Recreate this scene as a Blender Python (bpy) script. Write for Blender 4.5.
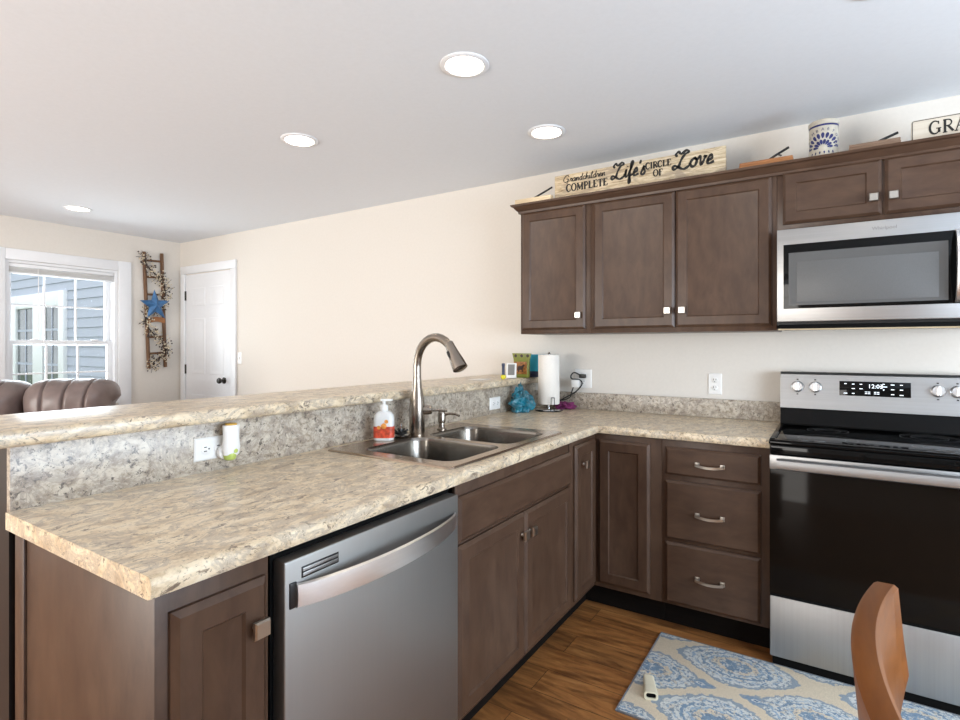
import bpy, bmesh, math, random
from mathutils import Vector, Matrix
random.seed(7)
for o in list(bpy.data.objects): bpy.data.objects.remove(o)
S = bpy.context.scene
COL = S.collection
PI = math.pi

# ------------------------------------------------------------------ camera
cd = bpy.data.cameras.new('camera'); cam = bpy.data.objects.new('camera', cd); COL.objects.link(cam)
cam.location = (.954, -3.189, 1.304)
cam.rotation_euler = (PI/2, 0, .5725)
cd.sensor_width = 36; cd.lens = 542.1/960*36
cd.shift_y = (346.4-360)/960
cd.clip_start = .05; cd.clip_end = 200
S.camera = cam
# ------------------------------------------------------------------ world, lights, exposure
S.view_settings.view_transform = 'Standard'; S.view_settings.look = 'None'
S.view_settings.gamma = 1; S.view_settings.use_curve_mapping = False
S.view_settings.exposure = -0.72
W = bpy.data.worlds.new('world'); S.world = W; W.use_nodes = True
bg = W.node_tree.nodes['Background']; bg.inputs[0].default_value = (.90, .94, 1, 1); bg.inputs[1].default_value = 3.4
def area(name, loc, rot, sx, sy, power, color):
    l = bpy.data.lights.new(name, 'AREA'); l.shape = 'RECTANGLE'; l.size = sx; l.size_y = sy
    l.energy = power; l.color = color
    o = bpy.data.objects.new(name, l); COL.objects.link(o); o.location = loc; o.rotation_euler = rot
    return o
# daylight through the west and east windows, plus an added fill behind the camera
area('east_window_daylight', (3.45, -2.3, 1.15), (0, PI/2+.30, 0), 1.5, 2.6, 285, (.70, .85, 1))
area('front_fill_light', (-2.1, -6.35, .95), (PI/2+.35, 0, 0), 3.0, 1.9, 340, (1, .95, .88))  # added warm fill that brightens room and ceiling, not a known source
area('west_window_daylight', (-5.35, -1.06, 1.35), (0, -PI/2-.2, 0), 1.1, .9, 60, (.86, .93, 1))
DOWNLIGHT = 24.0

# ------------------------------------------------------------------ material helpers
def nodes(name):
    m = bpy.data.materials.new(name); m.use_nodes = True
    nt = m.node_tree; b = nt.nodes['Principled BSDF']
    return m, nt, b
def N(nt, t, **k):
    n = nt.nodes.new(t)
    for a, v in k.items(): setattr(n, a, v)
    return n
def L(nt, a, b): nt.links.new(a, b)
def coords(nt, scale=(1, 1, 1), rot=(0, 0, 0)):
    tc = N(nt, 'ShaderNodeTexCoord'); mp = N(nt, 'ShaderNodeMapping')
    mp.inputs['Scale'].default_value = scale; mp.inputs['Rotation'].default_value = rot
    L(nt, tc.outputs['Object'], mp.inputs['Vector']); return mp.outputs[0]
def noise(nt, vec, scale, detail=4, rough=.5, dist=0):
    n = N(nt, 'ShaderNodeTexNoise'); n.inputs['Scale'].default_value = scale; n.inputs['Detail'].default_value = detail
    n.inputs['Roughness'].default_value = rough; n.inputs['Distortion'].default_value = dist
    L(nt, vec, n.inputs['Vector']); return n.outputs['Fac']
def ramp(nt, fac, stops, interp='LINEAR'):
    r = N(nt, 'ShaderNodeValToRGB'); cr = r.color_ramp; cr.interpolation = interp
    while len(cr.elements) < len(stops): cr.elements.new(.5)
    for e, (p, c) in zip(cr.elements, stops):
        e.position = p; e.color = (c[0], c[1], c[2], 1) if hasattr(c, '__len__') else (c, c, c, 1)
    L(nt, fac, r.inputs[0]); return r.outputs[0]
def mixc(nt, fac, a, b, mode='MIX'):
    m = N(nt, 'ShaderNodeMix', data_type='RGBA', blend_type=mode)
    if isinstance(fac, (int, float)): m.inputs[0].default_value = fac
    else: L(nt, fac, m.inputs[0])
    for sock, v in ((m.inputs[6], a), (m.inputs[7], b)):
        if hasattr(v, '__len__') and not hasattr(v, 'links'): sock.default_value = (v[0], v[1], v[2], 1)
        else: L(nt, v, sock)
    return m.outputs[2]
def math_(nt, op, a, b=None, c=None):
    m = N(nt, 'ShaderNodeMath', operation=op)
    for i, v in enumerate((a, b, c)):
        if v is None: continue
        if isinstance(v, (int, float)): m.inputs[i].default_value = v
        else: L(nt, v, m.inputs[i])
    return m.outputs[0]
def bump(nt, b, h, strength=.2, dist=.002):
    n = N(nt, 'ShaderNodeBump'); n.inputs['Strength'].default_value = strength; n.inputs['Distance'].default_value = dist
    L(nt, h, n.inputs['Height']); L(nt, n.outputs[0], b.inputs['Normal'])
def plain(name, col, rough=.5, metal=0, var=.06, scale=25, bmp=0, spec=None, coat=0):
    m, nt, b = nodes(name)
    f = noise(nt, coords(nt), scale, 3)
    lo = [c*(1-var) for c in col]; hi = [min(1, c*(1+var)) for c in col]
    L(nt, ramp(nt, f, [(.3, lo), (.7, hi)]), b.inputs['Base Color'])
    b.inputs['Roughness'].default_value = rough; b.inputs['Metallic'].default_value = metal
    if spec is not None: b.inputs['Specular IOR Level'].default_value = spec
    if coat: b.inputs['Coat Weight'].default_value = coat; b.inputs['Coat Roughness'].default_value = .15
    if bmp: bump(nt, b, f, bmp)
    return m
def wood(name, lo, hi, axis=2, scale=6, rough=.4, coat=0, stretch=.08, spec=.5):
    m, nt, b = nodes(name)
    s = [1, 1, 1]; s[axis] = stretch
    v = coords(nt, s)
    f = noise(nt, v, scale*8, 6, .6, .4); g = noise(nt, coords(nt, (1, 1, .6)), 7, 4)
    c = ramp(nt, f, [(.25, lo), (.75, hi)])
    c = mixc(nt, .2, c, ramp(nt, g, [(.3, (.55, .55, .55)), (.7, (1.25, 1.25, 1.25))]), 'MULTIPLY')
    L(nt, c, b.inputs['Base Color']); b.inputs['Roughness'].default_value = rough; b.inputs['Specular IOR Level'].default_value = spec
    if coat: b.inputs['Coat Weight'].default_value = coat; b.inputs['Coat Roughness'].default_value = .12
    bump(nt, b, f, .06, .001)
    return m
def brushed(name, col, rough=.3, axis=0, var=.12, aniso=.0):
    m, nt, b = nodes(name)
    s = [160, 160, 160]; s[axis] = 1.5
    f = noise(nt, coords(nt, s), 1, 3)
    L(nt, ramp(nt, f, [(.3, [c*(1-var) for c in col]), (.7, [min(1, c*(1+var)) for c in col])]), b.inputs['Base Color'])
    L(nt, ramp(nt, f, [(.3, rough*(1-var)), (.7, rough*(1+var))]), b.inputs['Roughness'])
    b.inputs['Metallic'].default_value = 1
    if aniso: b.inputs['Anisotropic'].default_value = aniso
    return m
def emit(name, col, s):
    m, nt, b = nodes(name)
    b.inputs['Base Color'].default_value = (*col, 1); b.inputs['Emission Color'].default_value = (*col, 1); b.inputs['Emission Strength'].default_value = s
    return m

M = {}
M['wall'] = plain('cream_wall_paint', (.745, .70, .64), .85, var=.015, scale=60, bmp=.03)
M['ceiling'] = plain('ceiling_paint', (.79, .82, .86), .9, var=.012, scale=60, bmp=.03)
M['white'] = plain('white_trim_paint', (.84, .85, .87), .4, var=.01)
M['white_plastic'] = plain('white_plastic', (.84, .83, .81), .35, var=.01)
M['cab'] = wood('umber_stained_maple', (.054, .0275, .0170), (.098, .055, .034), 2, 3, .36, 0, .35, .36)
M['cab_h'] = wood('umber_stained_maple_horizontal', (.054, .0275, .0170), (.098, .055, .034), 0, 3, .36, 0, .35, .36)
M['cab_hy'] = wood('umber_stained_maple_across', (.054, .0275, .0170), (.098, .055, .034), 1, 3, .36, 0, .35, .36)
M['end_panel'] = wood('shade_darkened_panel', (.012, .0085, .008), (.022, .016, .014), 2, 3, .4, 0, .35, .3)  # shade on the knee wall put into a near-black wood colour
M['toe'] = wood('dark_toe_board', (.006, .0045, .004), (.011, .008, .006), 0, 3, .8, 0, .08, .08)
M['steel'] = brushed('brushed_stainless', (.44, .44, .44), .42, 0, .05)
M['steel_y'] = brushed('brushed_stainless_door', (.37, .366, .355), .46, 2, .012)
M['steel_v'] = brushed('brushed_stainless_drawer', (.40, .40, .40), .48, 2, .05)
M['bow_steel'] = brushed('satin_steel_bow', (.86, .85, .84), .32, 1, .02)
M['handle_steel'] = brushed('satin_steel_handle', (.86, .86, .86), .32, 0, .04)
M['sink'] = brushed('sink_steel', (.44, .35, .27), .24, 1, .06)
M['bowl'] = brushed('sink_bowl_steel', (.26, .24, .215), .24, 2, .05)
M['nickel'] = plain('satin_nickel', (.55, .52, .47), .3, 1, .03)
M['faucet'] = plain('spot_resist_nickel', (.34, .30, .26), .26, 1, .03)
M['black_glass'] = plain('black_glass', (.004, .004, .004), .05, 0, .02, spec=.16)
M['oven_glass'] = plain('oven_glass', (.008, .0055, .004), .08, 0, .02, spec=.07)
M['black'] = plain('black_plastic', (.012, .012, .012), .35)
M['gap'] = plain('black_rubber_gap', (.004, .004, .004), .8, spec=.1)
M['grey_screen'] = plain('grey_mesh_screen', (.085, .085, .085), .4, 0, .05, 300)
M['grey_screen2'] = plain('lighter_mesh_screen', (.105, .105, .105), .45, 0, .08, 400)

def laminate():
    m, nt, b = nodes('granite_print_laminate')
    v = coords(nt, (1, .42, 1))
    a = noise(nt, v, 24, 9, .74, .35)
    base = ramp(nt, a, [(.28, (.29, .195, .12)), (.41, (.57, .44, .29)), (.50, (.75, .615, .43)), (.64, (.83, .72, .55)), (.78, (.60, .515, .42))])
    d = noise(nt, coords(nt, (1, .5, 1)), 42, 6, .75, 1.2)
    dark = ramp(nt, d, [(.0, 1), (.385, .9), (.44, 0), (1, 0)])
    c = mixc(nt, dark, base, (.15, .105, .075))
    e = noise(nt, coords(nt, (1, .6, 1)), 9, 5, .7, 1.5)
    vein = ramp(nt, e, [(.44, 0), (.49, .55), (.51, .55), (.56, 0)])
    c = mixc(nt, vein, c, (.36, .30, .25))
    k = noise(nt, coords(nt), 120, 3, .6)
    c = mixc(nt, ramp(nt, k, [(.0, .6), (.33, .5), (.40, 0)]), c, (.10, .075, .06))
    L(nt, c, b.inputs['Base Color']); b.inputs['Roughness'].default_value = .3
    return m
M['lam'] = laminate()
def laminate_daylit():
    # splash print: coarser crystals; cool daylight is put into its greyer colour
    m, nt, b = nodes('granite_print_daylit')
    a = noise(nt, coords(nt, (1, .8, 1.2)), 34, 8, .75, .3)
    base = ramp(nt, a, [(.33, (.13, .10, .075)), (.43, (.37, .305, .235)), (.53, (.55, .48, .39)), (.68, (.63, .575, .48))])
    d = noise(nt, coords(nt), 62, 6, .75, .5)
    c = mixc(nt, ramp(nt, d, [(0, 1), (.39, 1), (.45, 0), (1, 0)]), base, (.10, .08, .066))
    e = noise(nt, coords(nt), 8, 5, .7, 1.5)
    c = mixc(nt, ramp(nt, e, [(.45, 0), (.49, .6), (.51, .6), (.55, 0)]), c, (.30, .25, .21))
    L(nt, c, b.inputs['Base Color']); b.inputs['Roughness'].default_value = .28
    return m
M['lamg'] = laminate_daylit()
def floor_mat():
    m, nt, b = nodes('oak_plank_floor')
    br = N(nt, 'ShaderNodeTexBrick'); v = coords(nt)
    L(nt, v, br.inputs['Vector']); br.offset = .37
    for k, val in (('Scale', 1), ('Brick Width', 1.2), ('Row Height', .15), ('Mortar Size', .0012), ('Mortar Smooth', 0), ('Bias', 0)): br.inputs[k].default_value = val
    br.inputs['Color1'].default_value = (0, 0, 0, 1); br.inputs['Color2'].default_value = (1, 1, 1, 1); br.inputs['Mortar'].default_value = (.5, .5, .5, 1)
    sx = N(nt, 'ShaderNodeSeparateXYZ'); L(nt, v, sx.inputs[0])
    cx = N(nt, 'ShaderNodeCombineXYZ'); L(nt, math_(nt, 'MULTIPLY', sx.outputs[0], .16), cx.inputs[0])
    L(nt, math_(nt, 'ADD', sx.outputs[1], math_(nt, 'MULTIPLY', br.outputs['Color'], 3)), cx.inputs[1])
    f = noise(nt, cx.outputs[0], 17, 9, .66, 1.4)
    g = noise(nt, cx.outputs[0], 8, 4, .6, 2.2)
    c = ramp(nt, f, [(.24, (.085, .030, .010)), (.42, (.24, .095, .029)), (.58, (.36, .155, .048)), (.78, (.48, .24, .088))])
    c = mixc(nt, ramp(nt, g, [(.32, .85), (.42, .45), (.52, 0)]), c, (.085, .032, .011))
    c = mixc(nt, .25, c, ramp(nt, br.outputs['Color'], [(0, (.6, .6, .6)), (1, (1.3, 1.25, 1.2))]), 'MULTIPLY')
    c = mixc(nt, br.outputs['Fac'], c, (.05, .025, .012))
    L(nt, c, b.inputs['Base Color']); b.inputs['Roughness'].default_value = .38
    bump(nt, b, f, .12, .001); return m
M['floor'] = floor_mat()
def rug_mat():
    m, nt, b = nodes('blue_damask_weave')
    tc = N(nt, 'ShaderNodeTexCoord'); sx = N(nt, 'ShaderNodeSeparateXYZ'); L(nt, tc.outputs['Object'], sx.inputs[0])
    nz = N(nt, 'ShaderNodeTexNoise'); nz.inputs['Scale'].default_value = 48; nz.inputs['Detail'].default_value = 5
    L(nt, tc.outputs['Object'], nz.inputs['Vector'])
    sn = N(nt, 'ShaderNodeSeparateColor'); L(nt, nz.outputs['Color'], sn.inputs[0])
    jx = math_(nt, 'MULTIPLY', math_(nt, 'SUBTRACT', sn.outputs[0], .5), .045)
    jy = math_(nt, 'MULTIPLY', math_(nt, 'SUBTRACT', sn.outputs[1], .5), .045)
    x = math_(nt, 'ADD', sx.outputs[0], jx); y = math_(nt, 'ADD', sx.outputs[1], jy)
    # ogee lattice: medallions staggered, .58 along the rug and .39 across
    X = math_(nt, 'MULTIPLY', math_(nt, 'SUBTRACT', x, .084), 2*PI/.58); Y = math_(nt, 'MULTIPLY', math_(nt, 'SUBTRACT', y, .024), 2*PI/.39)
    f = math_(nt, 'SUBTRACT', math_(nt, 'COSINE', X), math_(nt, 'COSINE', Y))
    a = math_(nt, 'MAXIMUM', math_(nt, 'MAXIMUM', f, 0), math_(nt, 'MULTIPLY', math_(nt, 'SUBTRACT', math_(nt, 'MULTIPLY', f, -1), .30), 1.2))
    cream = (.70, .60, .45); blue = (.21, .31, .43); lt = (.33, .44, .55); white = (.66, .68, .66); grey = (.30, .36, .42); navy = (.10, .18, .29)
    c = ramp(nt, math_(nt, 'MULTIPLY', a, .5), [(0, cream), (.105, cream), (.11, grey), (.22, white), (.36, lt), (.44, white), (.55, blue), (.64, white), (.72, lt), (.80, cream), (.90, blue)], 'CONSTANT')
    # small leaf-shaped lenses on the crossing of the bands
    lx = math_(nt, 'DIVIDE', math_(nt, 'SUBTRACT', math_(nt, 'ABSOLUTE', math_(nt, 'PINGPONG', math_(nt, 'ADD', X, 200*PI), PI)), 1.02), .62)
    ly = math_(nt, 'DIVIDE', math_(nt, 'PINGPONG', math_(nt, 'ADD', Y, 200*PI), PI), .55)
    dl = math_(nt, 'ADD', math_(nt, 'ABSOLUTE', lx), math_(nt, 'ABSOLUTE', ly))
    c = mixc(nt, ramp(nt, dl, [(0, 1), (.98, 1), (1.0, 0)], 'CONSTANT'), c, ramp(nt, dl, [(0, navy), (.25, white), (.45, blue), (.75, grey)], 'CONSTANT'))
    inside = ramp(nt, a, [(.40, 0), (.44, 1)])
    n2 = noise(nt, tc.outputs['Object'], 62, 3, .6, .8)
    c = mixc(nt, math_(nt, 'MULTIPLY', inside, ramp(nt, n2, [(.54, 0), (.57, .85)])), c, white)
    n4 = noise(nt, tc.outputs['Object'], 85, 3, .6, .8)
    c = mixc(nt, math_(nt, 'MULTIPLY', inside, ramp(nt, n4, [(.54, 0), (.57, .85)])), c, (.16, .23, .31))
    n5 = noise(nt, tc.outputs['Object'], 45, 3, .6, .5)
    c = mixc(nt, math_(nt, 'MULTIPLY', inside, ramp(nt, n5, [(.60, 0), (.63, .6)])), c, cream)
    n3 = noise(nt, tc.outputs['Object'], 420, 2)
    c = mixc(nt, .5, c, ramp(nt, n3, [(.3, (.6, .6, .6)), (.7, (1.3, 1.3, 1.3))]), 'MULTIPLY')
    L(nt, c, b.inputs['Base Color']); b.inputs['Roughness'].default_value = .95
    bump(nt, b, n3, .5, .003); return m
M['rug'] = rug_mat()
M['rug_edge'] = plain('grey_rug_binding', (.19, .20, .22), .9, scale=200, var=.2)
M['chairwood'] = wood('honey_oak', (.115, .033, .005), (.215, .068, .010), 1, 5, .36, 0, .12, .25)
M['chairwood_v'] = wood('honey_oak_upright', (.115, .033, .005), (.215, .068, .010), 2, 5, .36, 0, .12, .25)
M['leather'] = plain('brown_leather', (.19, .145, .135), .34, 0, .12, 14, .12)
M['darkwood'] = wood('rustic_brown_wood', (.10, .045, .02), (.22, .11, .05), 2, 8, .6)
M['starblue'] = plain('blue_painted_tin', (.06, .17, .36), .4, .3, .25, 20)
M['twig'] = plain('dark_twig', (.05, .035, .025), .8)
M['berry'] = plain('cream_berry', (.72, .62, .46), .5, 0, .25, 60)
M['berry_dark'] = plain('dark_berry', (.06, .04, .035), .5, 0, .25, 60)
def sign_wood():
    m, nt, b = nodes('weathered_sign_board')
    f = noise(nt, coords(nt, (.3, 1, 2.6)), 30, 7, .75, .8)
    g = noise(nt, coords(nt, (.6, 1, 1.5)), 11, 4, .6, 1)
    c = ramp(nt, f, [(.30, (.13, .085, .05)), (.43, (.42, .32, .20)), (.55, (.62, .51, .35)), (.75, (.72, .63, .49))])
    c = mixc(nt, ramp(nt, g, [(.50, 0), (.62, .75)]), c, (.30, .24, .18))
    L(nt, c, b.inputs['Base Color']); b.inputs['Roughness'].default_value = .7; return m
M['signwood'] = sign_wood()
M['whitewash'] = wood('whitewashed_pine', (.58, .50, .40), (.72, .66, .56), 0, 6, .6)
M['ink'] = plain('black_paint', (.012, .011, .010), .6)
M['paleboard'] = wood('pale_pine', (.60, .46, .29), (.76, .63, .44), 0, 6, .6)
M['orangeboard'] = wood('orange_stained_board', (.27, .10, .03), (.42, .18, .06), 0, 6, .5)
M['brownboard'] = wood('brown_board', (.17, .10, .06), (.28, .18, .12), 0, 6, .5)
M['stoneware'] = plain('salt_glaze_stoneware', (.50, .46, .38), .3, 0, .12, 40)
M['cobalt'] = plain('cobalt_glaze', (.018, .024, .12), .3, 0, .3, 60)
M['paper'] = plain('paper_towel', (.84, .80, .74), .95, 0, .02, 150, .2)
M['chrome'] = plain('chrome', (.78, .78, .78), .12, 1, .02)
M['teal'] = plain('teal_film', (.006, .14, .20), .2, 0, .6, 16, 0, coat=.8)
M['magenta'] = plain('magenta_cloth', (.22, .03, .13), .6, 0, .3, 30)
M['olive'] = plain('olive_foil_bag', (.19, .20, .03), .35, 0, .15, 30)
M['picture_dark'] = plain('printed_picture', (.30, .11, .02), .4, 0, .6, 70)
M['moose'] = plain('dark_print', (.03, .012, .008), .5)
M['cyan'] = plain('cyan_card', (.03, .42, .62), .5)
M['navyplastic'] = plain('navy_plastic', (.025, .035, .08), .4)
M['yellow'] = plain('yellow_plastic', (.70, .62, .03), .35)
M['lcd'] = plain('grey_lcd', (.22, .21, .20), .3)
M['soap_clear'] = plain('milky_soap_bottle', (.74, .74, .73), .2, 0, .03)
M['soap_label'] = plain('red_fruit_label', (.56, .07, .03), .4, 0, .5, 55)
M['soap_orange'] = plain('orange_label', (.80, .30, .06), .4, 0, .3, 55)
M['green'] = plain('lime_liquid', (.45, .55, .13), .3)
M['amber'] = plain('amber_cap', (.62, .36, .05), .4)
M['cream_plastic'] = plain('cream_plastic', (.72, .66, .50), .4)
M['siding'] = plain('blue_grey_siding', (.44, .47, .56), .6, 0, .04)
M['brick_reflect'] = plain('grey_curtain', (.26, .24, .22), .8, 0, .3, 12)
M['lawn'] = plain('grass_ground', (.12, .17, .05), .95, 0, .4, 8)
M['lamp'] = emit('led_diffuser', (1, .86, .68), DOWNLIGHT)
M['display'] = emit('white_digits', (.9, .95, 1), 1.6)
M['particle'] = plain('raw_chipboard', (.19, .12, .075), .8, 0, .4, 120)
M['hinge'] = plain('dark_bronze', (.05, .045, .04), .4, .8)
def glass():
    m, nt, b = nodes('window_glass')
    out = nt.nodes['Material Output']; tr = N(nt, 'ShaderNodeBsdfTransparent'); gl = N(nt, 'ShaderNodeBsdfGlossy'); gl.inputs['Roughness'].default_value = .02
    tr.inputs[0].default_value = (.96, .98, .98, 1)
    fr = N(nt, 'ShaderNodeFresnel'); fr.inputs[0].default_value = 1.3
    mx = N(nt, 'ShaderNodeMixShader'); L(nt, fr.outputs[0], mx.inputs[0]); L(nt, tr.outputs[0], mx.inputs[1]); L(nt, gl.outputs[0], mx.inputs[2])
    L(nt, mx.outputs[0], out.inputs['Surface']); return m
M['glass'] = glass()
M['outdoor_pane'] = plain('dark_reflecting_pane', (.10, .11, .12), .08, 0, .5, 3, spec=.8)

# ------------------------------------------------------------------ mesh helpers (all in world coordinates)
def bm_(): return bmesh.new()
def box(bm, x0, x1, y0, y1, z0, z1, bev=0, seg=2, mat=None):
    x0, x1 = min(x0, x1), max(x0, x1); y0, y1 = min(y0, y1), max(y0, y1); z0, z1 = min(z0, z1), max(z0, z1)
    t = bmesh.new()
    r = bmesh.ops.create_cube(t, size=1)
    for v in t.verts: v.co = Vector(((x0+x1)/2+v.co.x*(x1-x0), (y0+y1)/2+v.co.y*(y1-y0), (z0+z1)/2+v.co.z*(z1-z0)))
    if bev:
        bev = min(bev, .49*min(x1-x0, y1-y0, z1-z0))
        bmesh.ops.bevel(t, geom=list(t.edges), offset=bev, segments=seg, affect='EDGES', profile=.5)
    merge(bm, t, mat); return bm
def merge(bm, t, mat=None):
    mp = {}
    for v in t.verts: mp[v] = bm.verts.new(mat @ v.co if mat else v.co)
    for f in t.faces:
        try: bm.faces.new([mp[v] for v in f.verts])
        except ValueError: pass
    t.free()
def loft(bm, rings, close=True, cap0=True, cap1=True):
    R = [[bm.verts.new(p) for p in r] for r in rings]; n = len(R[0])
    for a, b in zip(R, R[1:]):
        for i in range(n if close else n-1):
            j = (i+1) % n
            try: bm.faces.new((a[i], a[j], b[j], b[i]))
            except ValueError: pass
    if cap0 and n > 2: bm.faces.new(list(reversed(R[0])))
    if cap1 and n > 2: bm.faces.new(R[-1])
    return bm
def lathe(bm, prof, c=(0, 0, 0), axis='Z', seg=32, mat=None, cap=True):
    rings = []
    for r, h in prof:
        ring = []
        for i in range(seg):
            a = 2*PI*i/seg; p = Vector((r*math.cos(a), r*math.sin(a), h))
            if axis == 'X': p = Vector((p.z, p.x, p.y))
            elif axis == 'Y': p = Vector((p.y, p.z, p.x))
            p += Vector(c); ring.append(mat @ p if mat else p)
        rings.append(ring)
    return loft(bm, rings, True, cap, cap)
def tube(bm, path, rad, seg=12, cap=True):
    P = [Vector(p) for p in path]; n = len(P); rr = rad if hasattr(rad, '__len__') else [rad]*n
    up = None; rings = []
    for i in range(n):
        t = (P[min(i+1, n-1)]-P[max(i-1, 0)]).normalized()
        if up is None:
            up = Vector((0, 0, 1)) if abs(t.z) < .9 else Vector((1, 0, 0))
        a = (up-t*up.dot(t)).normalized(); b = t.cross(a); up = a
        rings.append([P[i]+(a*math.cos(2*PI*k/seg)+b*math.sin(2*PI*k/seg))*rr[i] for k in range(seg)])
    return loft(bm, rings, True, cap, cap)
def spline(pts, n=8):
    P = [Vector(p) for p in pts]; P = [2*P[0]-P[1]]+P+[2*P[-1]-P[-2]]; out = []
    for i in range(1, len(P)-2):
        for k in range(n):
            t = k/n; a, b, c, d = P[i-1], P[i], P[i+1], P[i+2]
            out.append(.5*((2*b)+(c-a)*t+(2*a-5*b+4*c-d)*t*t+(3*b-a-3*c+d)*t**3))
    out.append(P[-2]); return out
def FR(o, kind):
    """local (u,v,w) frame: w points out of the face"""
    o = Vector(o)
    ax = {'+x': ((0, 1, 0), (0, 0, 1), (1, 0, 0)), '-y': ((1, 0, 0), (0, 0, 1), (0, -1, 0)), '+z': ((1, 0, 0), (0, 1, 0), (0, 0, 1)), '-z': ((1, 0, 0), (0, -1, 0), (0, 0, -1))}[kind]
    m = Matrix.Identity(4)
    for i in range(3):
        for j in range(3): m[j][i] = ax[i][j]
        m[i][3] = o[i]
    return m
def panel(bm, mat, w, h, prof):
    """rectangular profile loops (inset, depth); closed front and back"""
    rings = []
    for d, z in prof:
        rings.append([mat @ Vector(p) for p in ((d, d, z), (w-d, d, z), (w-d, h-d, z), (d, h-d, z))])
    return loft(bm, rings)
def poly_prism(bm, pts, mat, d):
    return loft(bm, [[mat @ Vector((p[0], p[1], 0)) for p in pts], [mat @ Vector((p[0], p[1], d)) for p in pts]])
def rrect(x0, x1, y0, y1, r, n=6):
    out = []
    for cx, cy, a0 in ((x1-r, y1-r, 0), (x0+r, y1-r, PI/2), (x0+r, y0+r, PI), (x1-r, y0+r, 1.5*PI)):
        for k in range(n+1):
            a = a0+PI/2*k/n; out.append((cx+r*math.cos(a), cy+r*math.sin(a)))
    return out

def finish(name, bm, mat, smooth=True, angle=35, weld=False):
    if weld: bmesh.ops.remove_doubles(bm, verts=bm.verts, dist=1e-6)
    bmesh.ops.recalc_face_normals(bm, faces=bm.faces)
    me = bpy.data.meshes.new(name); bm.to_mesh(me); bm.free()
    for m in (mat if isinstance(mat, (list, tuple)) else [mat]): me.materials.append(m)
    if smooth:
        me.polygons.foreach_set('use_smooth', [True]*len(me.polygons))
        try: me.set_sharp_from_angle(angle=math.radians(angle))
        except Exception: pass
    o = bpy.data.objects.new(name, me); COL.objects.link(o); return o
class Thing:
    def __init__(s, name, label, cat, loc, group=None, kind=None, rz=0):
        o = bpy.data.objects.new(name, None); o.empty_display_size = .05; COL.objects.link(o)
        o.location = loc; o.rotation_euler = (0, 0, rz); s.o = o
        s.inv = (Matrix.Translation(Vector(loc)) @ Matrix.Rotation(rz, 4, 'Z')).inverted()
        if label: o['label'] = label; o['category'] = cat
        if group: o['group'] = group
        if kind: o['kind'] = kind
    def part(s, name, bm, mat, parent=None, label=None, local=False, **k):
        if not local:
            for v in bm.verts: v.co = s.inv @ v.co
        p = finish(name, bm, mat, **k); p.parent = parent or s.o
        if label: p['label'] = label
        return p
def solo(name, label, cat, bm, mat, loc, group=None, kind=None, **k):
    for v in bm.verts: v.co -= Vector(loc)
    o = finish(name, bm, mat, **k); o.location = loc
    if label: o['label'] = label; o['category'] = cat
    if group: o['group'] = group
    if kind: o['kind'] = kind
    return o
def struct(name, bm, mat, **k):
    o = finish(name, bm, mat, **k); o['kind'] = 'structure'; return o

# ribbon lettering ---------------------------------------------------
def ribbon(bm, mat, pts, w, d=.0012):
    P = [Vector((p[0], p[1])) for p in pts]; n = len(P); ww = w if hasattr(w, '__len__') else [w]*n
    Lp, Rp = [], []
    for i in range(n):
        t = P[min(i+1, n-1)]-P[max(i-1, 0)]
        if t.length < 1e-9: t = Vector((1, 0))
        t.normalize(); q = Vector((-t.y, t.x))*ww[i]/2
        Lp.append(P[i]+q); Rp.append(P[i]-q)
    rings = [[mat @ Vector((a.x, a.y, 0)), mat @ Vector((b.x, b.y, 0)), mat @ Vector((b.x, b.y, d)), mat @ Vector((a.x, a.y, d))] for a, b in zip(Lp, Rp)]
    loft(bm, rings)
def arc(cx, cy, rx, ry, a0, a1, n=14):
    return [(cx+rx*math.cos(math.radians(a0+(a1-a0)*k/n)), cy+ry*math.sin(math.radians(a0+(a1-a0)*k/n))) for k in range(n+1)]
TK, TN = .17, .08
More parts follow.
